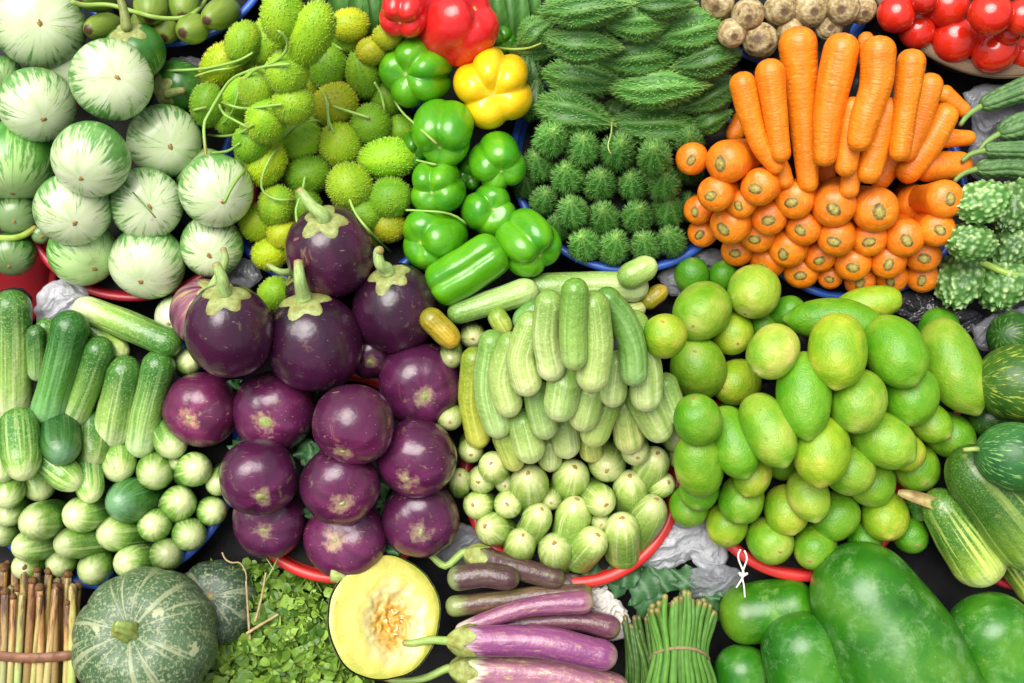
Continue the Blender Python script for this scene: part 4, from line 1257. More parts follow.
# ------------------------------------------------------------------ left cucumbers
GK = 'cucumbers in the blue bowl at the left'
C_ = 'green cucumber end facing out, '
pokes = [
    (22, 462, 20, (2, 18), 1.05, 'pale and broad, under the leftmost lying cucumber', 3), (26, 428, 14, (0, 12), 1.15, 'small and pale, right under the leftmost lying cucumber', 3),
    (61, 448, 20, (1, 12), 0.36, 'dark blue-green, standing out among pale ones', 3), (93, 452, 16, (0, 20), 0.75, 'strongly striped, right of the dark blue-green one', 3),
    (118, 464, 20, (2, 14), 1.0, 'broad and pale, under the two middle lying cucumbers', 3), (39, 484, 19, (2, 14), 1.05, 'pale, left of the slanting one', 3),
    (68, 477, 17, (12, 10), 1.15, 'slanting to lower right, whitish', 3), (90, 489, 15, (2, 14), 1.1, 'narrow and pale, right of the slanting one', 3),
    (155, 472, 20, (-2, 4), 0.8, 'striped, below the rightmost lying cucumber', 3), (172, 444, 17, (4, 10), 0.85, 'striped, left of a purple eggplant', 3),
    (195, 469, 18, (3, -1), 1.05, 'round and pale, highest at the right', 3), (126, 501, 23, (-12, 3), 0.42, 'dark green, in the middle', 3), (180, 502, 18, (3, -3), 0.95, 'round, right of the dark middle one', 3),
    (213, 511, 15, (2, 0), 0.95, 'small and round, rightmost by the blue rim', 3), (154, 525, 17, (-2, 0), 1.0, 'round, between the dark one and rim', 3), (190, 535, 17, (2, 2), 0.75, 'striped, close above the blue rim', 3),
    (80, 515, 19, (-10, 2), 1.15, 'whitish, with a brown star mark', 3), (37, 522, 20, (-8, 2), 0.9, 'striped, third row at the left', 3), (114, 533, 19, (-12, 1), 0.95, 'tapering left, below the dark middle one', 3),
    (70, 543, 17, (-14, 2), 0.75, 'long, lying to the left', 4), (167, 554, 17, (1, -1), 0.55, 'deep green, over the blue rim', 3), (28, 546, 17, (-13, 3), 0.9, 'tapering left, in the lower left', 3),
    (130, 562, 18, (-9, 1), 0.95, 'pale tipped, at the bottom over the pumpkin', 3), (94, 569, 18, (-4, 4), 0.7, 'lowest, above the gap by the stem bundle', 3), (60, 563, 15, (-5, 4), 0.75, 'low, left of the lowest one', 3),
    (26, 566, 15, (-10, 4), 0.9, 'low, above the stem bundle', 3), (3, 470, 14, (-2, 10), 0.9, 'cut by the left edge, upper', 3), (8, 494, 16, (-2, 10), 0.95, 'at the left edge, second', 3),
    (9, 513, 15, (-4, 8), 0.95, 'at the left edge, third', 3), (4, 534, 14, (-6, 4), 0.6, 'at the left edge, dark, fourth', 3), (218, 483, 14, (-3, 4), 0.85, 'half hidden behind a purple eggplant', 3),
    (188, 361, 14, (1, -2), 1.2, 'small whitish, alone between a big eggplant and a lying cucumber', 3), (4, 428, 12, (0, 8), 0.8, 'small, at the left edge under the big lying one', 3),
    (178, 462, 10, (0, 4), 0.7, 'tiny, behind two striped ones at the right', 3),
]
for cx, cy, r, off, br, lab, L in sorted(pokes, key=lambda q: -(q[1] + (40 if ('half hidden' in q[5] or 'tiny' in q[5]) else 0))):
    poke_thing('cucumber', C_ + lab, 'cucumber', GK, cx, cy, r, off, 'cuke', L=L, tint=(br, br * 1.0, br * 0.95) if br >= .5 else (br * .55, br * 1.05, br * 1.0), floor=r * 0.25, taper=0.95, e0=1.0)
for lab, path, r0, r1, t in [
    ('pale, poking up behind the darkest lying one', [(46, 336), (46, 328)], 10, 10, (1.1, 1.1, 1.0)),
    ('dark, standing behind between the first two', [(37, 372), (36, 335)], 9, 10, (0.5, 0.65, 0.55)),
    ('light green, lying slanted behind the third one', [(118, 350), (92, 332)], 12, 12, (1.0, 1.05, 0.7)),
    ('lying slanted at the back below the red rim', [(86, 309), (125, 324), (166, 342)], 13, 16, (0.95, 1.0, 0.85)),
    ('upright, rightmost, narrow with white lower end', [(141, 442), (147, 410), (158, 368)], 15, 17, (0.8, 0.92, 0.8)),
    ('upright, fourth, short and broad with pale tip', [(113, 428), (117, 405), (124, 373)], 19, 17, (1.0, 1.0, 1.0)),
    ('upright, third from the left', [(74, 413), (86, 385), (98, 353)], 15, 16, (0.75, 0.85, 0.75)),
    ('upright, darkest, second from the left', [(50, 407), (60, 370), (70, 329)], 18, 18, (0.32, 0.62, 0.42)),
    ('upright, biggest, leftmost with white lower end', [(13, 403), (13, 350), (12, 309)], 19, 19, (1.0, 1.0, 0.95)),
]:
    path_thing('cucumber', 'green cucumber ' + lab, 'cucumber', 'cucumbers lying on top at the left', path, r0, r1, 0.30 if 'slanted' not in lab else 0.05, 'cuke_lie', tint=t, floor=14, e0=1.2, e1=1.0)

# ------------------------------------------------------------------ purple eggplants
GE = 'round purple eggplants'
Q = 'glossy purple eggplant '
def purple(cx, cy, r, off, lab, asp=0.92, tint=None, floor=None, stem=None, patch=0, mat='purple', reach=0.55):
    r *= 1.04
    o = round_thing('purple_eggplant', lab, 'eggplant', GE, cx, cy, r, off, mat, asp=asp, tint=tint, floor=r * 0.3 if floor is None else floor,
                    stem_front=bool(stem), a=0.86, zp=0.93, taper=0.06, wob=0.04, freq=1.3, dent0=0.04, lobes=(5, 0.035, random.uniform(0, 3), 0.02), ns=48, nr=32)
    if stem:
        calyx(o, reach=reach, teeth=5)
        i = INFO[o.name]
        p0 = i['loc'] + i['M'] @ Vector((0, 0, i['v'][-1, 2])) * i['sc']
        p1 = i['loc'] + i['M'] @ Vector((0, 0, i['v'][-1, 2] * 1.16)) * i['sc']
        wt = i['w'] + r * 0.62
        n = len(stem)
        tube('stem', [p0, p1] + [P(x, y, wt + 16 + 5 * k) for k, (x, y) in enumerate(stem)], r * 0.16, r * 0.085, 'stem', parent=o, ns=12, nr=22, e0=0.2, e1=0.5,
             tint=(0.95, 1.0, 0.95))
    else:
        pole_patch(o, 'blossom_scar', max(3.2, patch), 'calyx', lift=0.8, ragged=0.5)
    return o
purple(205, 312, 33, (8, -24), 'dull streaked purple eggplant behind the front one at the upper left', tint=(1, 1, 1), floor=4, stem=[(225, 262), (223, 247)], mat='bruised')
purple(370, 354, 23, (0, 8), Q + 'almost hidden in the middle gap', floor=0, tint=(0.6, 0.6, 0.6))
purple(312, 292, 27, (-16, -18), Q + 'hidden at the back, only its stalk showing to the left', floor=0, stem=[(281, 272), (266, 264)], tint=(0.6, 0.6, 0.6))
for a in [
    (421, 518, 38, (0, 17), Q + 'lowest at the right, beside the red bowl of pale cucumbers', dict(asp=0.86)),
    (346, 537, 40, (-14, 4), Q + 'lowest in the middle, over the red rim', dict(asp=0.76, tint=(1.3, 1.2, 1.2))),
    (270, 520, 36, (-8, 14), Q + 'lowest at the left, half covered by another', dict(asp=0.8)),
    (340, 485, 38, (3, 21), Q + 'second lowest in the middle, with pale scratches', dict(asp=0.9, tint=(1.2, 1.1, 1.1))),
    (258, 476, 38, (4, 24), Q + 'with yellow russet blotches on its lower side, lower left', dict(patch=5)),
    (417, 457, 39, (-11, 25), Q + 'wide, right side of the third row', dict(tint=(1.25, 1.15, 1.2))),
    (353, 423, 40, (-11, 32), Q + 'in the middle with a small corky patch at its centre', dict(tint=(1.35, 1.25, 1.2))),
    (275, 411, 39, (-10, 12), Q + 'with the largest pale scar on its face', dict(patch=9, tint=(1.25, 1.15, 1.15))),
    (203, 409, 36, (-15, 10), Q + 'leftmost, reddish, touching the cucumbers', dict(tint=(1.5, 1.2, 1.2))),
    (420, 384, 40, (5, 14), Q + 'at the right edge with a rough yellow side', dict(patch=5)),
]:
    purple(*a[:5], **a[5])
purple(229, 330, 42, (-4, -32), 'dark purple eggplant with green stalk standing at the upper left, in front', stem=[(222, 278), (215, 262)], asp=1.05, tint=(1.15, 1.1, 1.1))
purple(396, 307, 43, (-8, -33), 'dark purple eggplant with a short curled dry stalk at the right', stem=[(380, 264), (378, 252), (382, 250)], asp=0.98, tint=(0.85, 0.85, 0.85))
purple(313, 342, 46, (-8, -39), 'largest dark purple eggplant, front and centre, with wide calyx', stem=[(300, 280), (298, 259)], asp=1.0, tint=(0.85, 0.85, 0.9))
purple(330, 250, 44, (-6, -30), 'topmost purple eggplant with the tallest pale stalk', stem=[(312, 206), (298, 188)], asp=1.0, tint=(1.4, 1.2, 1.25))

# ------------------------------------------------------------------ pale cucumbers in the middle
GM = 'pale cucumbers in the red bowl'
M_ = 'pale cucumber end facing out, '
mid_pokes = [
    (493, 466, 16, (-2, -3), 1.0, 'left side, second row of the round ones'), (471, 451, 13, (0, 4), 0.85, 'far left, highest'), (529, 482, 20, (-1, -9), 0.8, 'broad striped, below the gap'),
    (572, 475, 19, (3, -8), 1.0, 'large round, in the middle'), (607, 465, 19, (0, 6), 0.85, 'large, right of the middle'), (653, 462, 18, (5, -9), 1.0, 'upper right, with spot at its top'),
    (630, 486, 18, (0, -10), 0.95, 'yellowish, right part'), (601, 501, 17, (5, 4), 0.95, 'narrow, in the middle right'), (663, 484, 14, (6, -2), 1.0, 'small, at the right edge by the limes'),
    (574, 513, 19, (3, -14), 0.95, 'tall, with orange spot on top, centre'), (538, 517, 16, (4, -8), 0.9, 'grey green, left of the tall centre one'), (508, 504, 15, (-1, 0), 1.0, 'round with centred spot, left'),
    (477, 505, 15, (-4, 0), 1.05, 'whitish, outermost left'), (481, 480, 15, (-3, 2), 0.85, 'left edge, third from the bottom'), (460, 479, 12, (0, -4), 0.8, 'small yellow-green, far left beside the eggplants'),
    (491, 528, 17, (-6, -2), 0.85, 'lower left on the red rim'), (521, 542, 16, (2, -7), 0.85, 'low, over the left red rim'), (555, 549, 18, (-1, -6), 0.8, 'lowest of all, with orange centre'),
    (592, 542, 18, (6, -7), 0.95, 'low, right of the lowest'), (622, 529, 19, (0, -11), 0.9, 'low right, with an orange brown tip'), (650, 511, 19, (7, -12), 0.75, 'striped, outermost low right on the rim'),
    (676, 442, 12, (4, 4), 0.6, 'dark striped, beside the limes'), (678, 459, 10, (2, 4), 0.6, 'dark small, in the gap by the limes'), (450, 418, 14, (0, 4), 0.7, 'green, squeezed behind the yellow one at the left'),
    (473, 337, 13, (0, 2), 0.95, 'small whitish, near the yellow ripe one'), (451, 358, 12, (0, 4), 0.5, 'dark, in the gap beside a purple eggplant'),
    (636, 452, 15, (2, 6), 0.8, 'half covered, right of the middle'),
    (551, 500, 11, (0, 3), 0.7, 'small, sunk in the gap by the tall centre one'), (601, 522, 11, (0, 3), 0.7, 'small, sunk in the gap by the low right pair'),
    (505, 483, 11, (0, 3), 0.7, 'small, sunk in the gap by the broad striped one'),
]
for cx, cy, r, off, br, lab in sorted(mid_pokes, key=lambda q: -(q[1] + (40 if ('gap by' in q[5] or 'squeezed' in q[5]) else 0))):
    o = poke_thing('cucumber', M_ + lab, 'cucumber', GM, cx, cy, r, off, 'cuke_pale_end', L=3, tint=(br, br, br * 0.9), floor=r * 0.25, taper=0.95, e0=1.0)
    pole_patch(o, 'blossom_scar', r * 0.13, 'scar', lift=0.4, ragged=0.3)
def pale(lab, path, r0, r1, t, slope=0.30, fl=14, mat='cuke_pale', sc=True):
    o = path_thing('cucumber', 'pale green cucumber ' + lab if not lab.startswith('~') else lab[1:], 'cucumber', 'pale cucumbers lying on top in the middle', path, r0, r1, slope, mat, tint=t, floor=fl, e0=1.15, e1=1.0)
    if sc:
        i = INFO[o.name]
        e, nx = i['wp'][0], i['wp'][1]
        d = (e - nx).normalized()
        q = d.to_track_quat('Z', 'Y')
        vs, fs, pc = spheroid(1.2, r0 * 0.20, ns=12, nr=5, wob=0.1, seed=nseed())
        R = q.to_matrix()
        link('blossom_scar', apply(vs, R, i['sc']), fs, MAT['scar'], e, parent=o, pc=pc, tint=(1.2, 1.0, 0.8))
    return o
pale('lying level at the back, longest', [(634, 287), (590, 286), (540, 288)], 15, 15, (0.8, 0.9, 0.8), 0.02, 4, sc=False)
pale('slanting up to the right, behind, near the green peppers', [(524, 292), (490, 303), (458, 313)], 15, 11, (0.7, 0.85, 0.65), 0.02, 4, sc=False)
pale('end poking out at the upper right over the blue rim', [(645, 268), (630, 276)], 13, 13, (0.85, 0.95, 0.75), 0.0, 2, sc=False)
pale('~yellow ripe cucumber end between purple eggplants and pale cucumbers', [(449, 337), (432, 320)], 12, 13, (0.95, 0.55, 0.10), 0.1, -10, sc=False)
pale('~small orange ripe cucumber end near the topmost limes', [(659, 293), (650, 300)], 9, 10, (0.95, 0.6, 0.15), 0.1, -6)
pale('end showing small between the level one and the limes', [(637, 309), (628, 312)], 9, 9, (0.9, 0.85, 0.7), 0.1, -4)
pale('yellowish, in the shade under the slanting one', [(503, 326), (498, 318)], 10, 10, (0.85, 0.85, 0.4), 0.1, -4, sc=False)
pale('~dark green cucumber in the gap under the level one', [(524, 320), (534, 312)], 12, 13, (0.35, 0.6, 0.4), 0.1, -2, sc=False)
for a in [
    ('narrow yellow tip, under the middle', [(591, 450), (590, 440)], 12, 12, (1.0, 0.9, 0.6)),
    ('tip, small, in the middle of the lower edge', [(550, 458), (550, 446)], 13, 13, (0.95, 0.95, 0.9)),
    ('striped green-yellow, slanting right at the lower left', [(513, 459), (504, 438)], 12, 12, (0.85, 0.8, 0.45)),
    ('whitish, lower middle left', [(566, 443), (564, 428)], 15, 15, (1.0, 1.0, 1.0)),
    ('broad, lower left, with orange tip', [(529, 447), (523, 425)], 16, 16, (0.95, 1.0, 0.9)),
    ('yellowish, lower right with orange brown end', [(629, 437), (624, 408)], 16, 15, (0.9, 0.85, 0.7)),
    ('yellow green, slanting left in the lower middle', [(595, 432), (605, 408)], 15, 15, (0.85, 0.9, 0.6)),
    ('dull, slanting right at the lower right', [(657, 425), (644, 400)], 17, 18, (0.85, 0.9, 0.75)),
    ('strongly striped, second row left', [(544, 424), (538, 396)], 15, 15, (0.72, 0.85, 0.72)),
    ('plain, second row, right of the middle', [(584, 415), (590, 392)], 16, 16, (0.95, 0.98, 0.9)),
    ('striped, broad and round, just under the top front one', [(561, 403), (564, 384)], 18, 17, (0.9, 1.0, 0.9)),
    ('small end right of the top pair', [(613, 393), (616, 365)], 14, 14, (0.95, 1.0, 0.9)),
    ('narrow, outermost right by the limes', [(676, 412), (666, 385)], 12, 12, (0.8, 0.9, 0.75)),
    ('~yellow cucumber, long, at the far left of the middle heap', [(478, 435), (471, 400), (474, 360)], 13, 13, (0.85, 0.78, 0.26)),
    ('dark topped, long, second from the left', [(497, 422), (488, 385), (492, 344)], 16, 14, (0.72, 0.88, 0.68)),
    ('third from the left, slender', [(508, 402), (502, 375), (510, 345)], 15, 13, (0.95, 1.0, 0.85)),
    ('whitest, bulging, fourth from the left', [(526, 379), (521, 355), (530, 325)], 17, 14, (1.1, 1.1, 1.05)),
    ('long, right side, under the dark green topped one', [(646, 394), (645, 365), (634, 325)], 17, 15, (0.9, 0.98, 0.85)),
    ('~dark green cucumber with white stripes, bent, at the upper right of the heap', [(634, 371), (632, 345), (622, 318), (608, 300)], 15, 13, (0.42, 0.66, 0.42)),
    ('thick, right one of the top pair', [(593, 374), (597, 345), (594, 306)], 18, 15, (0.88, 0.95, 0.75)),
    ('whitish, waisted, left of the front one', [(551, 366), (546, 335), (549, 304)], 15, 14, (0.98, 1.02, 0.95)),
    ('green and striped, topmost front one', [(574, 356), (573, 325), (575, 292)], 14, 14, (0.62, 0.82, 0.5)),
]:
    pale(*a)

# ------------------------------------------------------------------ limes
GLm = 'green limes and lemons in the red bowl'
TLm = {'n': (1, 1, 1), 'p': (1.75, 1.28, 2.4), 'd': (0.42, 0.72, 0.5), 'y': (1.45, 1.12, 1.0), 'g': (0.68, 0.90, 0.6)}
def lemon(cx, cy, hl, hw, ang, tilt, ty, lab, ex):
    if cx > 790 or cy > 400: hl, hw = hl * 1.04, hw * 1.04
    k = random.uniform(0.94, 1.06)
    t = tuple(c * k for c in TLm[ty])
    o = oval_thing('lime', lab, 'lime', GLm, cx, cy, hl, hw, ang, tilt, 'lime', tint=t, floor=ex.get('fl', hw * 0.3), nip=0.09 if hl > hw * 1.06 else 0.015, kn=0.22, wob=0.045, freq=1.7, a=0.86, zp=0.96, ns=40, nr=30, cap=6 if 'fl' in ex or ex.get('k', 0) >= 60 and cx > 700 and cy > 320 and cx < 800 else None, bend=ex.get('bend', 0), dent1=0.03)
    if ex.get('scar', tilt > 18):
        INFO[o.name]['v'] = INFO[o.name]['v']
        pole_patch(o, 'blossom_scar', 1.9, 'scar', lift=0.25, ragged=0.4)
    return o
R_ = 'round green lime, '
O_ = 'oval green lime, '
for row in ordered([
    (702, 311, 29, 29, 240, 60, 'n', 'large round lime with a yellow lower right side, top left of the heap'),
    (754, 292, 27, 27, 250, 30, 'p', 'pale yellow round lime, topmost, under the carrots'),
    (698, 368, 29, 29, 100, 60, 'n', 'largest all-green round lime at the left beside pale cucumbers'),
    (665, 336, 22, 22, 100, 50, 'y', R_ + 'partly behind the two large ones at the left'),
    (731, 332, 22, 22, 300, 60, 'y', R_ + 'with brown scribble marks on its skin'),
    (737, 382, 23, 23, 200, 60, 'y', R_ + 'yellowish, right of the largest all-green one'),
    (773, 351, 28, 25, 235, 25, 'p', 'pale lime with a dry leaf bit stuck on and pointed end lower left'),
    (764, 327, 16, 15, 90, 40, 'g', R_ + 'hidden behind the pale one with the leaf', dict(k=60, fl=-4)),
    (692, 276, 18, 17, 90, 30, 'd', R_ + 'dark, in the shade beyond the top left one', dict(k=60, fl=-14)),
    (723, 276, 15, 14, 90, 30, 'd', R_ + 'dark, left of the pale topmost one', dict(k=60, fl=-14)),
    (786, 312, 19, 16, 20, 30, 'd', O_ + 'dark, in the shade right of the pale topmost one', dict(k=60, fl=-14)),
    (837, 351, 36, 28, 268, 18, 'y', 'big oval yellow-green lime upright at the top middle'),
    (840, 322, 50, 21, 170, 5, 'g', 'long green lime lying across behind the upright one', dict(k=40, bend=0.35)),
    (868, 304, 33, 17, 190, 5, 'y', 'yellow-green lime at the very back below the carrots', dict(k=90)),
    (895, 351, 36, 29, 300, 24, 'g', 'big deep green oval lime right of the upright yellow-green one'),
    (953, 366, 49, 28, 292, 10, 'n', 'longest lime, two-toned, lower end yellow, at the far right', dict(bend=0.2)),
    (858, 401, 31, 28, 262, 32, 'n', O_ + 'directly below the upright yellow-green one'),
    (911, 396, 28, 26, 265, 28, 'g', O_ + 'with a brown spot at the top, below the deep green one'),
    (804, 394, 42, 26, 275, 12, 'g', 'large oval lime upright, left of the middle'),
    (883, 439, 33, 25, 325, 12, 'n', O_ + 'slanting, second row at the right'),
    (905, 452, 19, 18, 320, 15, 'y', O_ + 'yellowish, peeping from under the slanting one'),
    (928, 421, 23, 18, 320, 20, 'n', O_ + 'small, behind the one with the brown spot'),
    (948, 434, 25, 21, 330, 28, 'g', O_ + 'darker, right of the small one'),
    (916, 467, 23, 22, 300, 40, 'n', R_ + 'lower right, near the dry leaf tip'),
    (822, 451, 33, 27, 265, 14, 'y', O_ + 'big and yellow-green, in the middle of the lower half'),
    (767, 429, 37, 24, 295, 14, 'n', O_ + 'leaning left, beside the large upright one'),
    (733, 443, 36, 23, 290, 14, 'g', O_ + 'leaning left, second from the left side'),
    (698, 420, 25, 23, 100, 40, 'g', R_ + 'deep green, just under the largest round one'),
    (698, 464, 32, 24, 100, 30, 'n', O_ + 'wrinkled at the top, at the left side'),
    (752, 475, 21, 18, 250, 20, 'y', O_ + 'small, pointing down, left of the middle'),
    (782, 460, 19, 18, 300, 20, 'n', O_ + 'small, wedged right of the leaning one'),
    (742, 499, 24, 22, 260, 30, 'g', R_ + 'in the third row from below, left'),
    (808, 494, 26, 20, 285, 12, 'p', 'palest oval lime, lower middle, pointed end down'),
    (786, 510, 24, 21, 285, 20, 'y', O_ + 'yellow-green, left below the palest one'),
    (851, 470, 24, 24, 260, 20, 'n', R_ + 'right below the big yellow-green one'),
    (872, 483, 22, 22, 260, 20, 'n', R_ + 'mostly behind its left neighbour, right part'),
    (836, 516, 24, 22, 235, 15, 'g', 'green lime with a brown stained pointed tip, near the papaya', dict(tip=1)),
    (885, 516, 24, 22, 280, 30, 'y', 'pale-speckled lime with a knob at its end, above the big papaya'),
    (689, 506, 20, 19, 280, 30, 'g', R_ + 'lowest at the left, over the white bag'),
    (727, 524, 21, 20, 270, 30, 'y', R_ + 'low, over the left part of the red rim'),
    (769, 540, 23, 22, 310, 55, 'n', R_ + 'lowest in the middle, with a green button'),
    (815, 546, 22, 21, 250, 50, 'n', R_ + 'lowest at the right, touching the big papaya'),
    (700, 489, 21, 19, 260, 30, 'g', R_ + 'under the wrinkled one at the left side'),
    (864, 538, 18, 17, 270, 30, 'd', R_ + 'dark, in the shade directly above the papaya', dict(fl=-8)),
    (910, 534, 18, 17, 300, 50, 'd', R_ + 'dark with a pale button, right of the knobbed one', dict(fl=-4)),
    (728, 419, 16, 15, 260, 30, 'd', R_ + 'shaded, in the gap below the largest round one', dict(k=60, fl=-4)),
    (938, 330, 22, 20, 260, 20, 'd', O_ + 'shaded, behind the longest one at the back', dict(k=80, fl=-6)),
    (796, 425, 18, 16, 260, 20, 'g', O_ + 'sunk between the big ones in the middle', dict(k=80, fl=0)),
], 1):
    cx, cy, hl, hw, ang, tl, ty, lab = row[:8]
    ex = row[8] if len(row) > 8 else {}
    o = lemon(cx, cy, hl, hw, ang, tl, ty, lab, ex)
path_thing('cucumber', 'tiny green cucumber end hanging by the dry leaf, under the limes', 'cucumber', None, [(920, 513), (914, 500)], 8, 9, 0.2, 'cuke', tint=(0.5, 0.65, 0.5), floor=4)

# ------------------------------------------------------------------ right edge melons and big cucumbers
o = path_thing('cucumber', 'yellow-green striped cucumber at the right edge, lowest and cut off', 'cucumber', 'big striped cucumbers at the right', [(1030, 590), (1012, 563), (1000, 545)], 14, 16, 0.1, 'cuke_big', tint=(0.9, 0.9, 0.7), floor=-6)
o = path_thing('cucumber', 'big pale striped cucumber with a white tip pointing down right', 'cucumber', 'big striped cucumbers at the right', [(975, 556), (958, 532), (942, 508)], 31, 20, 0.1, 'cuke_big', tint=(1.08, 1.08, 1.0), floor=6, ns=40, nr=44)
INFO['pale_big'] = INFO[o.name]
i = INFO[o.name]
o = path_thing('cucumber', 'big dark green cucumber with light stripes, largest at the right edge', 'cucumber', 'big striped cucumbers at the right', [(1022, 530), (1000, 502), (974, 472)], 40, 28, 0.1, 'cuke_big', tint=(0.62, 0.72, 0.6), floor=20, ns=44, nr=48)
def melon(cx, cy, r, off, asp, lab, t, stem):
    o = round_thing('melon', lab, 'melon', 'mottled round melons at the right', cx, cy, r, off, 'mottled', asp=asp, tint=t, floor=20, stem_front=True, wob=0.03, ns=48, nr=36)
    if stem:
        i = INFO[o.name]
        tube('stem', [i['loc'] + i['M'] @ Vector((0, 0, i['v'][-1, 2] * 0.95)) * i['sc']] + [P(x, y, i['w'] + 8) for x, y in stem], 2.6, 2.0, 'stem', parent=o, tint=(0.8, 0.8, 0.6))
melon(1014, 338, 26, (-10, -4), 1.2, 'dark melon partly hidden behind the yellow-mottled one at the right edge', (0.6, 0.75, 0.6), None)
melon(990, 418, 20, (-6, 4), 1.0, 'dark melon in the shade between the two mottled ones', (0.5, 0.6, 0.5), None)
melon(1016, 457, 35, (-32, -6), 1.15, 'grey-green finely mottled melon with a pale stalk, at the right edge', (0.9, 1.2, 1.7), [(976, 449), (962, 450)])
melon(1018, 383, 39, (-34, 0), 1.1, 'dark round melon mottled with yellow, upper right edge', (1.3, 1.1, 0.7), [(975, 380), (965, 385)])

# ------------------------------------------------------------------ papayas
GPp = 'green papayas at the lower right'
def papaya(lab, path, r0, r1, t, fl, prof=None, slope=0.0):
    return path_thing('papaya', lab, 'papaya', GPp, path, r0, r1, slope, 'papaya', tint=t, floor=fl, ns=56, nr=54, e0=0.9, e1=0.85, wob=0.015, prof=prof, capp=2.1)
papaya('dark green papaya almost hidden in the lower right between two others', [(985, 690), (970, 660)], 24, 26, (0.6, 0.7, 0.6), -20)
papaya('green papaya lying crossways under the red bowl with the string', [(748, 614), (785, 608)], 29, 31, (1.1, 1.1, 0.6), -14)
papaya('green papaya low in the bottom, left of the others', [(742, 690), (742, 672)], 27, 27, (0.8, 0.95, 0.8), -10)
papaya('mid-size green papaya standing left of the biggest one', [(815, 700), (800, 648)], 44, 36, (0.85, 1.0, 0.95), 0)
papaya('green papaya at the lower right corner with a yellow-green lower end', [(1030, 705), (990, 634)], 52, 40, (1.0, 1.05, 0.9), 0)
papaya('biggest dark green papaya with pale waxy marks, lower right front', [(912, 692), (888, 640), (858, 585)], 74, 42, (1, 1, 1), 6, prof=lambda t: 41 + 31 * math.sin(min(1, (1 - t) * 1.25) * 1.57) if True else 0)

# ------------------------------------------------------------------ pumpkins
def pumpkin(cx, cy, r, off, mat, lab, fl, asp=0.78, ribs=10):
    w = rest([(cx, cy, r * 0.95, 0)], fl)
    loc, m, sc = frame(cx, cy, w)
    ox, oy = off[0] / r, -off[1] / r
    d = Vector((ox, oy, math.sqrt(max(0.05, 1 - ox * ox - oy * oy))))
    Qm = quat_to(-d, 0.3).to_matrix()
    v, f, pc = spheroid(r * asp, r, ns=120, nr=44, a=0.85, dent0=0.12, dent1=0.20, k0=0.4, k1=0.38, wob=0.02, seed=nseed(), freq=1.2)
    th = np.arctan2(pc[:, 1], pc[:, 0])
    rr = np.hypot(v[:, 0], v[:, 1]) / r
    k = 1 - 0.045 * (1 - np.abs(np.sin(ribs * th / 2)) ** 0.6) * np.clip(rr * 1.5, 0, 1)
    v[:, 0] *= k; v[:, 1] *= k; v[:, 2] *= 0.5 + 0.5 * k
    Mx = m @ Qm
    o = link('pumpkin', apply(v, Mx, sc), f, MAT[mat], loc, pc=pc)
    tag(o, lab, 'pumpkin')
    INFO[o.name] = dict(loc=loc, M=Mx, sc=sc, r=r, w=w, v=v, pc=pc, m=m)
    return o
o = pumpkin(215, 603, 44, (-8, -10), 'pumpkin_dark', 'small dark pumpkin half hidden behind the big one, orange stalk scar', -14)
pole_patch(o, 'stem_scar', 5, 'bract', front=False, lift=1.5)
o = pumpkin(146, 640, 72, (-26, -12), 'pumpkin', 'big grey-green pumpkin with cream speckles, bottom left', 6)
i = INFO[o.name]
p0 = i['loc'] + i['M'] @ Vector((0, 0, i['v'][-1, 2])) * i['sc']
fwd = i['m'] @ Vector((-0.25, 0.1, 1)).normalized()
lft = i['m'] @ Vector((-1, 0.25, 0.25)).normalized()
v, f, pc = sweep([p0 - fwd * 0.004 - p0, fwd * 0.004, fwd * 0.008 + lft * 0.006, fwd * 0.009 + lft * 0.013], lambda t: (10.5 - 4.5 * t + 3 * max(0, t - .75)) * K, ns=30, nr=18, e0=0.1, e1=0.3, ridges=(5, 0.20), seed=3)
link('stem', v, f, MAT['calyx'], p0, parent=o, pc=pc, tint=(0.85, 1.0, 0.75))

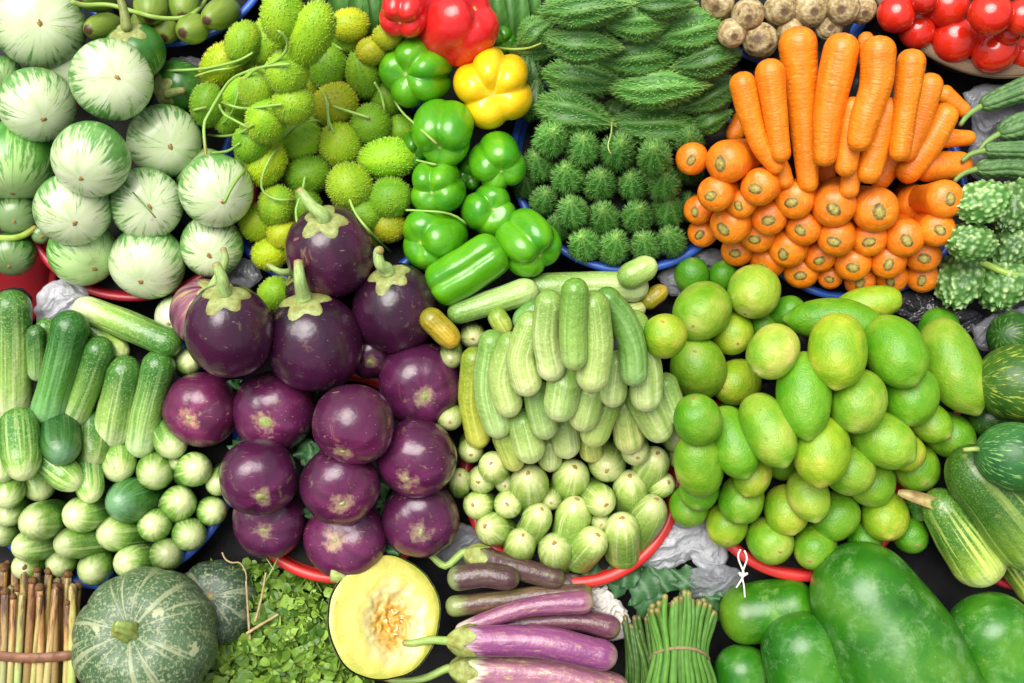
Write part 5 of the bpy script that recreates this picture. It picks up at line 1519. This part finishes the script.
# ------------------------------------------------------------------ halved pumpkin
def half_pumpkin():
    cx, cy = 385, 617; w = 34
    SPH.append((cx, cy, 56, w - 22))
    loc, m, sc = frame(cx, cy, w)
    d = Vector((0.24, 0.04, 1)).normalized()
    Mx = m @ Vector((0, 0, 1)).rotation_difference(d).to_matrix()
    ns = 72; th = np.arange(ns) / ns * 2 * np.pi
    a, b = 56.5, 62.0
    def out(t): return 1 + 0.02 * np.sin(2 * t + 1) + 0.012 * np.sin(5 * t) + 0.012 * np.abs(np.sin(5 * t + .4))
    # rind: half shell
    V_, F_ = [], []
    rings = 16
    for k in range(rings):
        ph = k / (rings - 1) * 1.5
        q = math.cos(ph) ** 0.7; z = -52 * math.sin(ph)
        for t in th: V_.append((a * q * out(t) * math.cos(t), b * q * out(t) * math.sin(t), z))
    for k in range(rings - 1):
        for j in range(ns):
            j2 = (j + 1) % ns
            F_.append((k * ns + j, (k + 1) * ns + j, (k + 1) * ns + j2, k * ns + j2))
    root = empty('halved_pumpkin', loc)
    tag(root, 'halved pumpkin showing pale yellow flesh and a seedy hollow', 'pumpkin')
    pcs = [(math.cos(t), math.sin(t), 0.2 + 0.5 * k / rings) for k in range(rings) for t in th]
    link('rind', apply(np.array(V_), Mx, sc), F_, MAT['pumpkin_dark'], loc, parent=root, pc=pcs, tint=(1.9, 1.7, 1.6))
    # flesh: face with a ragged hollow
    V_, F_, H_ = [], [], []
    R2 = 30
    for k in range(R2 + 1):
        q = 1 - k / R2
        for t in th:
            x, y = a * 0.975 * q * out(t) * math.cos(t), b * 0.975 * q * out(t) * math.sin(t)
            hx, hy = x - 10, y + 6
            rr = math.hypot(hx / 32, hy / 40) + 0.22 * mnoise.noise(Vector((x * 0.09, y * 0.09, 3)))
            dep = max(0, min(1, (1.15 - rr) / 0.75))
            z = 1.2 - 12 * dep ** 1.3 + dep * 6.0 * mnoise.noise(Vector((x * 0.22, y * 0.22, 0))) + 0.5 * mnoise.noise(Vector((x * .1, y * .1, 8)))
            z += -1.5 * (1 - min(1, (1 - q) * 14))
            V_.append((x, y, z)); H_.append(min(1, 0.5 * dep + 0.5 * (dep ** 0.6) if dep > 0 else (1 - q) * 0.35))
    for k in range(R2):
        for j in range(ns):
            j2 = (j + 1) % ns
            F_.append((k * ns + j, k * ns + j2, (k + 1) * ns + j2, (k + 1) * ns + j))
    fl = link('flesh', apply(np.array(V_), Mx, sc), F_, MAT['flesh'], loc, parent=root, h=H_)
    rs = random.Random(4)
    for k in range(18):
        t = rs.uniform(0, 6.28); q = math.sqrt(rs.uniform(0, 1))
        x, y = 10 + 24 * q * math.cos(t), -4 + 30 * q * math.sin(t)
        v, f, pc = spheroid(3.6, 2.3, ns=12, nr=8, wob=0.08, seed=k)
        v[:, 0] *= 0.5
        R3 = Quaternion((rs.uniform(-.5, .5), rs.uniform(-.5, .5), 1), rs.uniform(0, 6.28)).to_matrix() @ Quaternion((1, 0, 0), 1.4).to_matrix()
        vv = v @ np.array(R3).T + np.array([x, y, -10 + rs.uniform(-2.5, 1)])
        link('seed', apply(vv, Mx, sc), f, MAT['seed'], loc, parent=fl, pc=pc)
    # stalk on the rind at the upper left
    p = [P(352, 584, w - 8), P(344, 578, w - 4), P(337, 575, w - 2), P(330, 574, w - 2)]
    tube('stem', p, 6, 8, 'stem', parent=root, ns=14, nr=14, e0=0.2, e1=0.3, tint=(0.85, 0.8, 0.6))
half_pumpkin()

# ------------------------------------------------------------------ long purple eggplants
GLE = 'long purple eggplants at the bottom'
def long_egg(lab, path, r0, r1, t, fl=-6, cal=None, stem=None, slope=0.0):
    o = path_thing('long_eggplant', lab, 'eggplant', GLE, path, r0, r1, slope, 'long_egg', tint=t, floor=fl, e0=1.1, e1=1.0, nr=46, ns=30, wob=0.02)
    i = INFO[o.name]
    if cal:
        e, j = i['wp'][-1], i['wp'][-2]
        d = (e - j).normalized()
        base = Vector(o['base'])
        n, rings = 30, 8
        vs = []; fs = []
        x = d.orthogonal().normalized(); y = d.cross(x)
        rs = random.Random(nseed())
        ph = rs.uniform(0, 6)
        for k in range(rings):
            for q in range(n):
                a = q / n * 6.283
                tooth = 0.55 + 0.45 * abs(math.cos(2.5 * a + ph))
                s = k / (rings - 1)
                rr = (2.6 + (r1 + 1.4 - 2.6) * min(1, s * 1.5) ** 0.7) * i['sc']
                back = (2 - s * r1 * 2.1 * tooth) * i['sc']
                vs.append(e + d * (0.0055 + back) + (x * math.cos(a) + y * math.sin(a)) * rr * (1 + 0.04 * math.sin(7 * a)))
        for k in range(rings - 1):
            for q in range(n):
                q2 = (q + 1) % n
                fs.append((k * n + q, (k + 1) * n + q, (k + 1) * n + q2, k * n + q2))
        link('calyx', [tuple(p - base) for p in vs], fs, MAT['calyx'], base, parent=o, tint=(1.0, 1.0, 0.8))
        if stem:
            tube('stem', [e - d * 0.002, e + d * 0.008] + [P(sx, sy, i['w'] + 2) for sx, sy in stem], 4.4, 3.2, 'stem', parent=o, tint=(0.75, 0.85, 0.55), e0=0.3, e1=0.4)
    return o
BR = (0.42, 0.60, 0.30)
long_egg('brown-green stub of a long eggplant by the crumpled paper', [(575, 585), (560, 584)], 11, 12, (0.6, 0.85, 0.45), -14)
long_egg('brownish long eggplant at the back with its green calyx to the left', [(554, 578), (520, 569), (482, 558)], 11, 12, BR, -8, cal=1, stem=[(446, 566), (432, 556), (424, 548)])
long_egg('olive brown long eggplant in shade, third from the top', [(583, 594), (530, 597), (456, 606)], 10, 11, (0.55, 0.78, 0.30), -6)
long_egg('short brown long eggplant with rounded right end and shiny skin', [(508, 578), (484, 575), (460, 578)], 12, 13, BR, 2)
long_egg('dusky long eggplant with a tiny stalk bit at its right end', [(608, 627), (570, 620), (480, 628)], 13, 8, (0.75, 0.75, 0.6), -2)
long_egg('slim pink-purple long eggplant rising to the right', [(582, 602), (530, 607), (486, 620), (462, 630)], 12, 7, (1.3, 1.25, 1.2), 2)
long_egg('palest long eggplant along the bottom edge', [(612, 692), (560, 676), (470, 670)], 19, 15, (1.9, 2.4, 1.6), 2, cal=1, stem=[(425, 678), (400, 681), (382, 677)])
long_egg('brightest purple long eggplant, glossy, second from the bottom', [(602, 655), (540, 642), (468, 641)], 16, 15, (1.25, 1.0, 1.35), 6, cal=1, stem=[(430, 640), (414, 643), (402, 643)])

# ------------------------------------------------------------------ bundles
def bundle_of_stems():
    root = empty('stem_bundle', P(35, 640, -20))
    tag(root, 'bundle of brown and green cut stems tied with a brown band, bottom left corner', 'stem bundle')
    rs = random.Random(12)
    N = 34
    for k in range(N):
        lay = k // 12
        x = -8 + (k % 12) * 7.4 + rs.uniform(-2, 2) + lay * 2
        top = 576 + rs.uniform(-8, 20) - lay * 7 + 0.10 * x
        wv = 26 - lay * 11 + rs.uniform(-2, 2) - 0.004 * (x - 36) ** 2
        r = rs.uniform(3.0, 4.6)
        lean = rs.uniform(-3, 6)
        pts = [P(x - 4 - lean * 0.4, 716, wv - 2), P(x - 1.5, 662, wv), P(x + lean, top, wv + rs.uniform(-3, 4))]
        dark = rs.random() < 0.3
        o = tube('stem', pts, r, r * 0.92, 'stick', parent=root, ns=10, nr=22, e0=0.2, e1=0.35, tint=(0.55, 0.38, 0.34) if dark else tuple(c * rs.uniform(0.8, 1.15) for c in (1, 1, 0.9)))
        if rs.random() < 0.6:
            e = Vector(pts[-1])
            v, f, pc = spheroid(r * 1.15, r * 1.05, ns=12, nr=8, wob=0.2, freq=3, seed=k)
            link('cut_end', apply(v, Matrix.Identity(3), K), f, MAT['scar'], e, parent=o, pc=pc, tint=(0.4, 0.32, 0.3))
    SPH.extend([(x, 640, 12, 18) for x in range(0, 80, 8)])
    # the band: a flat strip over the stems
    vs, fs = [], []
    xs = np.linspace(-14, 79, 40)
    for x in xs:
        z = 33 - 0.0044 * (x - 34) ** 2 - (10 if x < -10 or x > 76 else 0)
        y = 656 + 2.0 * math.sin(x * 0.05)
        for dy, dz in ((-5, -1.2), (-4, 0.6), (0, 1.4), (4, 0.6), (5, -1.2)):
            vs.append(P(x, y + dy, z + dz + 0.5 * math.sin(x * 0.4)))
    b0 = Vector(root['base'])
    for i in range(len(xs) - 1):
        for j in range(4):
            a = i * 5 + j
            fs.append((a, a + 1, a + 6, a + 5))
    link('band', [tuple(v - b0) for v in vs], fs, MAT['band'], b0, parent=root)
bundle_of_stems()

def bean_bundle():
    root = empty('bean_bundle', P(680, 650, -20))
    tag(root, 'bundle of long green beans tied with brown twine', 'bean bundle')
    rs = random.Random(5)
    N = 44
    for k in range(N):
        u = (k / (N - 1)) * 2 - 1
        lay = k % 3
        u += rs.uniform(-0.06, 0.06)
        wv = 30 - 17 * abs(u) ** 2 - lay * 8
        xt = 680 + u * 30 + rs.uniform(-3, 3)
        yt = 592 + abs(u) ** 2 * 16 + rs.uniform(-3, 12) + lay * 2
        xm = 680 + u * 25
        xb = 681 + u * 40
        hook = rs.uniform(-5, 5)
        pts = [P(xb, 716, wv - 6), P((xm + xb) / 2 + rs.uniform(-1, 1), 680, wv), P(xm, 652, wv + 1), P((xm + xt) / 2 + rs.uniform(-2, 2) + u * 4, 622, wv + 3), P(xt + hook * 0.6 + u * 5, yt, wv + 4 + rs.uniform(-4, 5))]
        g = rs.uniform(0.7, 1.15)
        tube('bean', pts, 3.0, rs.uniform(2.5, 3.3), 'bean', parent=root, ns=9, nr=34, e0=0.5, e1=0.8, tint=(g, g, g))
    b = [P(650, 659, 2), P(656, 653, 17), P(666, 649.5, 27), P(678, 648, 33), P(692, 648.5, 30), P(703, 653, 20), P(709, 659, 4)]
    tube('twine', b, 2.0, 2.0, 'twine', parent=root, ns=8, nr=40)
    SPH.extend([(x, 650, 12, 16) for x in range(655, 708, 8)])
bean_bundle()
def loose_beans():
    root = empty('bean_bundle', P(636, 665, -30))
    tag(root, 'dark beans lying in shade between the long eggplants and the tied bundle', 'beans')
    rs = random.Random(9)
    for k in range(12):
        u = k / 11
        pts = [P(622 + 42 * u + rs.uniform(-3, 3), 716, -18 + rs.uniform(-5, 5)), P(628 + 28 * u, 668, -14 + rs.uniform(-5, 4)), P(622 + 22 * u + rs.uniform(-4, 4), 622 + rs.uniform(-8, 14), -18)]
        g = rs.uniform(0.45, 0.75)
        tube('bean', pts, 3.0, 2.6, 'bean', parent=root, ns=8, nr=20, tint=(g, g * 0.9, g))
loose_beans()

# ------------------------------------------------------------------ leaves
def leaf_mesh(path, width, n=10, curl=0.3, ruffle=0.0, seed=0, m=5, vein=0.06, side=None):
    """a blade along world points, with width profile, fold and ruffled margin; h = brighter at veins"""
    pts = smooth_path(path, n)
    rs = random.Random(seed)
    vs, hs, fs = [], [], []
    for i, p in enumerate(pts):
        t = i / n
        tg = (pts[min(n, i + 1)] - pts[max(0, i - 1)]).normalized()
        sd = tg.cross((CAM - p).normalized()) if side is None else side - tg * side.dot(tg)
        sd = sd.normalized(); up = sd.cross(tg)
        wd = width * (math.sin(math.pi * min(1, (0.04 + t * 0.96)) ** 0.75) ** 0.8 + 0.02)
        for j in range(m):
            s = j / (m - 1) * 2 - 1
            rf = ruffle * width * abs(s) ** 1.5 * math.sin(t * 17 + s * 3 + rs.uniform(-.4, .4))
            vs.append(p + sd * (wd * s) + up * (curl * wd * s * s + rf) + sd * (0.5 * rf))
            hs.append(1.0 if j == m // 2 else (0.45 + 0.3 * (((i + j) % 2))))
    for i in range(n):
        for j in range(m - 1):
            a = i * m + j
            fs.append((a, a + 1, a + m + 1, a + m))
    return vs, fs, hs

# striped blades at the top, behind the spiny gourds and beside the red peppers
for lab, rows in [
    ('tuft of dark green striped blades at the top, behind the spiny gourds', [((322, 34), (318, 8), (316, -24), 9), ((336, 36), (338, 8), (338, -24), 12), ((356, 38), (358, 12), (358, -24), 11), ((374, 44), (372, 16), (370, -24), 10), ((386, 40), (388, 10), (384, -24), 9)]),
    ('tuft of dark green blades in the shade right of the red pepper', [((500, 46), (498, 16), (494, -24), 9), ((510, 56), (510, 20), (507, -24), 8), ((520, 50), (522, 16), (520, -24), 8), ((532, 30), (534, 10), (536, -24), 7)])]:
    root = empty('leaf_tuft', P(rows[0][0][0], rows[0][0][1], 0))
    tag(root, lab, 'leaves')
    b0 = Vector(root['base'])
    for k, (a, b, c, wd) in enumerate(rows):
        w0 = 0 if k % 2 else 5
        vs, fs, hs = leaf_mesh([P(*a, w0 - 18), P(*b, w0 + 2), P(*c, w0 + 8)], wd * K, n=14, curl=0.5, seed=k)
        link('leaf', [tuple(v - b0) for v in vs], fs, MAT['blade'], b0, parent=root, h=hs)

# dark kale under the white bag
def kale(lab, cx, cy, rows, w0):
    root = empty('leafy_greens', P(cx, cy, w0 - 10))
    tag(root, lab, 'leafy greens')
    b0 = Vector(root['base'])
    rs = random.Random(cx)
    for k, (a, b, wd) in enumerate(rows):
        mid = ((a[0] + b[0]) / 2 + rs.uniform(-3, 3), (a[1] + b[1]) / 2)
        vs, fs, hs = leaf_mesh([P(*a, w0 - 8), P(*mid, w0 + rs.uniform(0, 8)), P(*b, w0 + rs.uniform(-8, 4))], wd * K, n=22, curl=-0.2, ruffle=0.30, seed=k, m=9)
        link('leaf', [tuple(v - b0) for v in vs], fs, MAT['kale'], b0, parent=root, h=hs)
kale('dark green ruffled leaves under the red bowl and the white bag', 640, 585,
     [((612, 568), (580, 588), 12), ((640, 562), (604, 586), 15), ((652, 566), (630, 606), 16), ((670, 564), (652, 600), 17), ((690, 566), (682, 598), 15), ((628, 560), (612, 600), 14), ((700, 600), (724, 622), 12), ((660, 580), (636, 622), 12), ((710, 585), (716, 612), 12)], -20)
kale('dark leaf scraps in the gaps between the middle purple eggplants', 310, 450,
     [((300, 440), (318, 470), 12), ((322, 448), (304, 466), 10), ((236, 440), (240, 455), 9), ((312, 375), (318, 392), 9), ((232, 392), (240, 380), 9), ((384, 470), (384, 500), 9), ((310, 500), (314, 525), 9)], 14)
kale('dark grey-green leaf bits showing between the lowest purple eggplants', 380, 540,
     [((384, 548), (376, 522), 8), ((392, 556), (382, 500), 7), ((340, 560), (330, 544), 8), ((320, 552), (314, 542), 7), ((375, 490), (386, 512), 8), ((396, 540), (388, 562), 8), ((330, 440), (340, 452), 9)], 2)

# herbs: nobody could count these leaves
def herbs():
    rs = random.Random(21)
    vs, fs, hs = [], [], []
    for k in range(2300):
        # denser and brighter at the front
        x = rs.uniform(192, 372); y = 552 + 150 * rs.random() ** 0.75
        lim = 204 + 12 * math.sin(y * 0.2)
        if x < lim or y < 566 + 0.20 * abs(x - 268) - 12 * rs.random(): continue
        if math.hypot((x - 385) / 60, (y - 617) / 66) < 0.93 and y < 676: continue
        hump = 16 * math.exp(-((x - 275) / 65) ** 2) * min(1, max(0, (y - 560) / 60))
        c = P(x, y, -26 + hump + (14 * mnoise.noise(Vector((x * 0.05, y * 0.05, 2)))) + rs.uniform(-16, 10) + 0.10 * (y - 560))
        r = rs.choice([3.0, 4.0, 5.0, 6.5, 8.5, 10.5]) * rs.uniform(0.85, 1.15) * (0.75 if y < 600 else 1.0) * K
        nrm = (W + Vector((rs.gauss(0, 0.6), rs.gauss(0, 0.6), rs.gauss(0, 0.45)))).normalized()
        t = nrm.orthogonal().normalized(); t = Quaternion(nrm, rs.uniform(0, 6.28)) @ t; s = nrm.cross(t)
        g = rs.random() * (0.55 if y < 590 else 1.0)
        i0 = len(vs)
        # rounded leaf with a notch, folded at the midrib
        outline = [(-1.0, 0.0), (-0.55, 0.62), (0.1, 0.80), (0.7, 0.55), (1.05, 0.0), (0.7, -0.55), (0.1, -0.80), (-0.55, -0.62)]
        cup = rs.uniform(0.1, 0.5)
        vs.append(c); hs.append(g)
        vs.append(c + t * (r * 0.55)); hs.append(g)
        for (px_, py_) in outline:
            jx = 1 + rs.uniform(-.22, .22)
            vs.append(c + t * (r * px_ * jx) + s * (r * py_ * jx) + nrm * (r * (cup * abs(py_) - 0.15 * px_ * px_))); hs.append(g * 0.8 + 0.1 * rs.random())
        A, Bv = i0, i0 + 1
        q = [i0 + 2 + n for n in range(8)]
        fs += [(A, q[1], q[0]), (A, q[2], q[1]), (A, Bv, q[2]), (Bv, q[3], q[2]), (Bv, q[4], q[3]), (Bv, q[5], q[4]), (Bv, q[6], q[5]), (A, q[6], Bv), (A, q[7], q[6]), (A, q[0], q[7])]
    # thin stalks among the leaves
    for k in range(150):
        x = rs.uniform(205, 350); y = rs.uniform(575, 690)
        if math.hypot((x - 385) / 60, (y - 617) / 66) < 1: continue
        a = rs.uniform(0, 6.28); L = rs.uniform(8, 22)
        p0 = P(x, y, -22 + rs.uniform(-6, 14)); p1 = P(x + L * math.cos(a), y + L * math.sin(a), -16 + rs.uniform(-6, 18))
        v, f, pc = sweep([p0, p1], lambda t: 0.9 * K, ns=5, nr=5, e0=0, e1=0)
        i0 = len(vs); vs += [Vector(q) for q in v]; hs += [0.55] * len(v); fs += [tuple(i0 + q for q in ff) for ff in f]
    b0 = P(270, 620, -20)
    o = link('herb_leaves', [tuple(v - b0) for v in vs], fs, MAT['herb'], b0, h=hs, smooth=False)
    tag(o, 'mass of small bright green herb leaves between pumpkins', 'herbs', kind='stuff')
herbs()
for k, (lab, pts, r) in enumerate([
    ('dry brown straw standing upright in the herbs', [(250, 640), (248, 612), (246, 580)], 1.4), ('pale straw beside the brown one in the herbs', [(255, 622), (261, 600), (266, 572)], 1.4),
    ('brown stick lying slanted across the herbs', [(246, 634), (262, 624), (279, 614)], 1.7), ('thin green grass blade above the herbs', [(263, 586), (272, 570), (281, 552)], 1.0),
    ('thin curly dry root hanging over the herbs at the upper left', [(222, 552), (228, 562), (240, 563), (246, 574), (246, 584)], 0.9), ('pale bent rootlet in the lower herbs', [(284, 660), (298, 662), (308, 660), (316, 668)], 1.0),
    ('second thin dry root hanging beside the red rim', [(256, 548), (266, 558), (274, 570)], 0.8)]):
    tp = [P(x, y, 8 + 6 * math.sin(k + 0.2 * i)) for i, (x, y) in enumerate(fine(pts, 8))]
    o = tube('green_blade' if 'green' in lab else 'dry_straw', tp, r, r * 0.7, 'stem' if 'green' in lab else 'twig', ns=7, nr=24, tint=(0.6, 0.8, 0.4) if 'green' in lab else None)
    tag(o, lab, 'grass' if 'green' in lab else 'straw')

# ------------------------------------------------------------------ plastic bags and paper
def crumple(name, lab, cat, outline, w0, hgt, mat, seed, group=None, thick=1.2, cell=0.05):
    """a crushed bag: closed pillow with creases over a picture outline"""
    out = smooth_path([Vector((x, y, 0)) for x, y in outline + [outline[0]]], 90)[:-1]
    c = sum(out, Vector()) / len(out)
    n = len(out); rings = 30
    vs, fs = [], []
    off = Vector((seed * 7.3, 0, 0))
    for side in (1, -1):
        for k in range(rings + 1):
            q = 1 - k / rings
            for p in out:
                x, y = c.x + (p.x - c.x) * q, c.y + (p.y - c.y) * q
                e = (1 - q * q) ** 0.5
                v3 = Vector((x, y, 0)) * cell + off
                wv = v3 + Vector((mnoise.noise(v3 * 0.8), mnoise.noise(v3 * 0.8 + Vector((3, 3, 3))), 0)) * 1.1
                sx_ = Vector((wv.x * 0.7 + wv.y * 1.6, wv.x * 0.25 - wv.y * 0.15, 0))
                cr = 1.1 * abs(mnoise.noise(sx_)) + 0.45 * abs(mnoise.noise(sx_ * 2.0 + Vector((9, 0, 0)))) + 0.06 * abs(mnoise.noise(wv * 4.1))
                z = (hgt * e * (0.55 + 0.9 * (0.7 - cr))) if side == 1 else -hgt * 0.3 * e
                jx = 2.2 * mnoise.noise(v3 * 3 + Vector((0, 5, 0))); jy = 2.2 * mnoise.noise(v3 * 3 + Vector((0, 0, 5)))
                vs.append(P(x + jx, y + jy, w0 + z))
    m = (rings + 1) * n
    for s in (0, 1):
        for k in range(rings):
            for j in range(n):
                j2 = (j + 1) % n
                a = s * m + k * n
                q = (a + j, a + j2, a + n + j2, a + n + j)
                fs.append(q if s == 0 else q[::-1])
    for j in range(n):
        j2 = (j + 1) % n
        fs.append((j, m + j, m + j2, j2))
    b0 = P(c.x, c.y, w0)
    o = link(name, [tuple(v - b0) for v in vs], fs, MAT[mat], b0)
    return tag(o, lab, cat, group)
crumple('plastic_bag', 'white crumpled plastic bag between two red bowls', 'plastic bag', [(668, 512), (690, 510), (714, 528), (728, 552), (722, 570), (700, 570), (690, 560), (664, 572), (640, 566), (632, 552), (650, 536)], -34, 22, 'bag_white', 1)
crumple('plastic_bag', 'clear grey plastic bag under the white one, by the papaya', 'plastic bag', [(690, 570), (718, 564), (742, 572), (734, 592), (716, 604), (694, 598), (684, 584)], -26, 14, 'bag_clear', 2)
crumple('plastic_bag', 'white crumpled plastic bag below the crimson tub at the left', 'plastic bag', [(34, 312), (40, 290), (56, 280), (76, 280), (90, 296), (84, 312), (60, 324), (40, 326)], -8, 20, 'bag_white', 3)
crumple('plastic_bag', 'clear plastic bag between the blue rim and the dark limes', 'plastic bag', [(656, 276), (690, 254), (722, 250), (752, 268), (736, 286), (700, 290), (672, 296)], -26, 14, 'bag_clear', 4)
crumple('plastic_bag', 'dark plastic bag under the lowest carrots at the right', 'plastic bag', [(882, 296), (920, 290), (960, 304), (984, 316), (970, 336), (930, 332), (896, 316)], -18, 18, 'bag_dark', 5)
crumple('plastic_bag', 'pale grey plastic sheet above the mottled melon at the right edge', 'plastic bag', [(972, 326), (1000, 312), (1040, 308), (1040, 342), (1000, 352), (976, 346)], -10, 16, 'bag_clear', 6)
crumple('plastic_bag', 'grey plastic bag behind the ridged gourds at the right', 'plastic bag', [(962, 92), (990, 84), (1030, 96), (1030, 180), (986, 184), (966, 164), (972, 126)], -16, 14, 'bag_clear', 7)
crumple('plastic_bag', 'grey plastic bag glimpsed behind the deep green stemmed eggplant', 'plastic bag', [(158, 62), (182, 56), (206, 62), (202, 78), (178, 82), (160, 76)], -22, 14, 'bag_clear', 8)
crumple('plastic_bag', 'dark clear plastic scrap between the white eggplants and the blue rim', 'plastic bag', [(226, 268), (240, 258), (258, 264), (260, 282), (244, 288), (228, 282)], -16, 12, 'bag_clear', 9)
crumple('plastic_bag', 'grey torn plastic below the lowest right purple eggplant', 'plastic bag', [(430, 552), (452, 524), (476, 530), (500, 552), (490, 566), (450, 566)], -22, 12, 'bag_clear', 10)
crumple('paper', 'crumpled grey paper under the right ends of the long eggplants', 'paper', [(580, 578), (596, 576), (612, 592), (628, 612), (630, 634), (606, 640), (592, 612)], -26, 12, 'paper', 11, cell=0.09)

# ------------------------------------------------------------------ string, dry leaf, stray stems
root = empty('string_tie', P(742, 560, 4))
tag(root, 'white string tied in a loop over the red rim above the papayas', 'string')
for pts, r in [([(741, 549), (738, 556), (741, 566), (744, 574), (740, 582), (736, 588)], 0.95), ([(744, 550), (747, 558), (744, 568), (742, 576), (744, 586), (745, 600)], 0.95), ([(739, 572), (742, 576), (748, 573)], 1.3)]:
    b0 = Vector(root['base'])
    pp = [P(x, y, 12 - 0.20 * max(0, y - 560)) - b0 for x, y in fine(pts, 5)]
    v, f, pc = sweep(pp, lambda t: r * K, ns=8, nr=24)
    link('strand', v, f, MAT['string'], b0, parent=root, pc=pc)
w0 = topw(925, 505, 20)
vs, fs, hs = leaf_mesh([P(898, 492, w0 - 4), P(916, 497, w0 + 2), P(938, 505, w0 + 2), P(962, 519, w0 - 2)], 6 * K, n=16, curl=0.8, seed=3, m=7)
b0 = P(925, 505, w0)
o = link('dry_leaf', [tuple(v - b0) for v in vs], fs, MAT['bract'], b0, h=hs)
tag(o, 'dry brown and cream leaf tip between limes and big cucumbers', 'dry leaf')
for lab, pts, r, t in [
    ('long pale green stem lying over the small green fruit', [(70, 1), (84, 5), (110, 5), (135, 12), (160, 18), (185, 17), (200, 8), (208, -4)], 2.4, (0.75, 0.85, 0.45)),
    ('green twig standing on a white eggplant near the spiny gourds', [(224, 203), (230, 190), (238, 178), (247, 168)], 1.8, (0.62, 0.8, 0.45)),
    ('yellow-green stem crossing the pale bitter gourds at the right edge', [(972, 260), (985, 264), (1004, 272), (1030, 278)], 3.4, (0.9, 1.0, 0.5)),
    ('yellow-green stem stub at the left edge by the dark eggplants', [(-6, 238), (14, 238), (26, 234), (37, 226)], 3.6, (0.9, 0.95, 0.4)),
    ('thin twig lying on the squat white eggplant', [(127, 186), (140, 200), (156, 218)], 0.9, (0.4, 0.55, 0.3)),
    ('thin pale stem between the yellow pepper and the bitter gourds', [(494, 47), (510, 49), (528, 48), (542, 43)], 1.2, (0.85, 0.9, 0.5)),
    ('thin pale thread hanging on the dark bitter gourds', [(612, 122), (611, 134), (608, 146), (611, 154)], 0.8, (1.0, 1.0, 0.8)),
]:
    o = tube('loose_stem', drape(fine(pts, 6), 2.2), r, r * 0.85, 'stem', ns=9, nr=44, tint=t)
    tag(o, lab, 'stem')
for own, pts, r in SPIN_LATE:
    tendril(spiny[own], pts, r * 0.72, tint=TL)
# stem parts on two things whose top shows
# the sheet under everything, near-black to stand for shade in the gaps
def sheet():
    xs = np.arange(-220, 1245, 9.0); ys = np.arange(-220, 905, 9.0)
    X, Y = np.meshgrid(xs, ys)
    H = np.full(X.shape, -66.0)
    A = np.array(SPH)
    for x, y, r, w in A:
        d = np.hypot(X - x, Y - y)
        g = np.where(d < r * 0.85, np.minimum(w - 1.35 * r - 34, 60), -66)
        H = np.maximum(H, g)
    # never above the underside of anything
    for x, y, r, w in A:
        d = np.hypot(X - x, Y - y)
        H = np.where(d < r * 1.0, np.minimum(H, w - 1.05 * r - 3), H)
    for _ in range(3):
        Hp = np.pad(H, 1, mode='edge')
        H = (Hp[:-2, 1:-1] + Hp[2:, 1:-1] + Hp[1:-1, :-2] + Hp[1:-1, 2:] + 2 * H) / 6
    H = np.maximum(H, -70)
    vs = []
    for i in range(X.shape[0]):
        for j in range(X.shape[1]):
            n = 3 * mnoise.noise(Vector((X[i, j] * .02, Y[i, j] * .02, 0))) + 2 * abs(mnoise.noise(Vector((X[i, j] * .06, Y[i, j] * .06, 4))))
            vs.append(P(X[i, j], Y[i, j], H[i, j] - n))
    ny, nx = X.shape
    fs = [(i * nx + j, (i + 1) * nx + j, (i + 1) * nx + j + 1, i * nx + j + 1) for i in range(ny - 1) for j in range(nx - 1)]
    b0 = P(512, 341, -60)
    o = link('ground_sheet', [tuple(v - b0) for v in vs], fs, MAT['shade_sheet'], b0)
    o['kind'] = 'structure'
    o['label'] = 'sheet under the whole display, coloured near-black for the shade in the gaps'
sheet()
bpy.context.view_layer.update()
for o in bpy.data.objects:
    for k in ('base', '_f'):
        if k in o: del o[k]
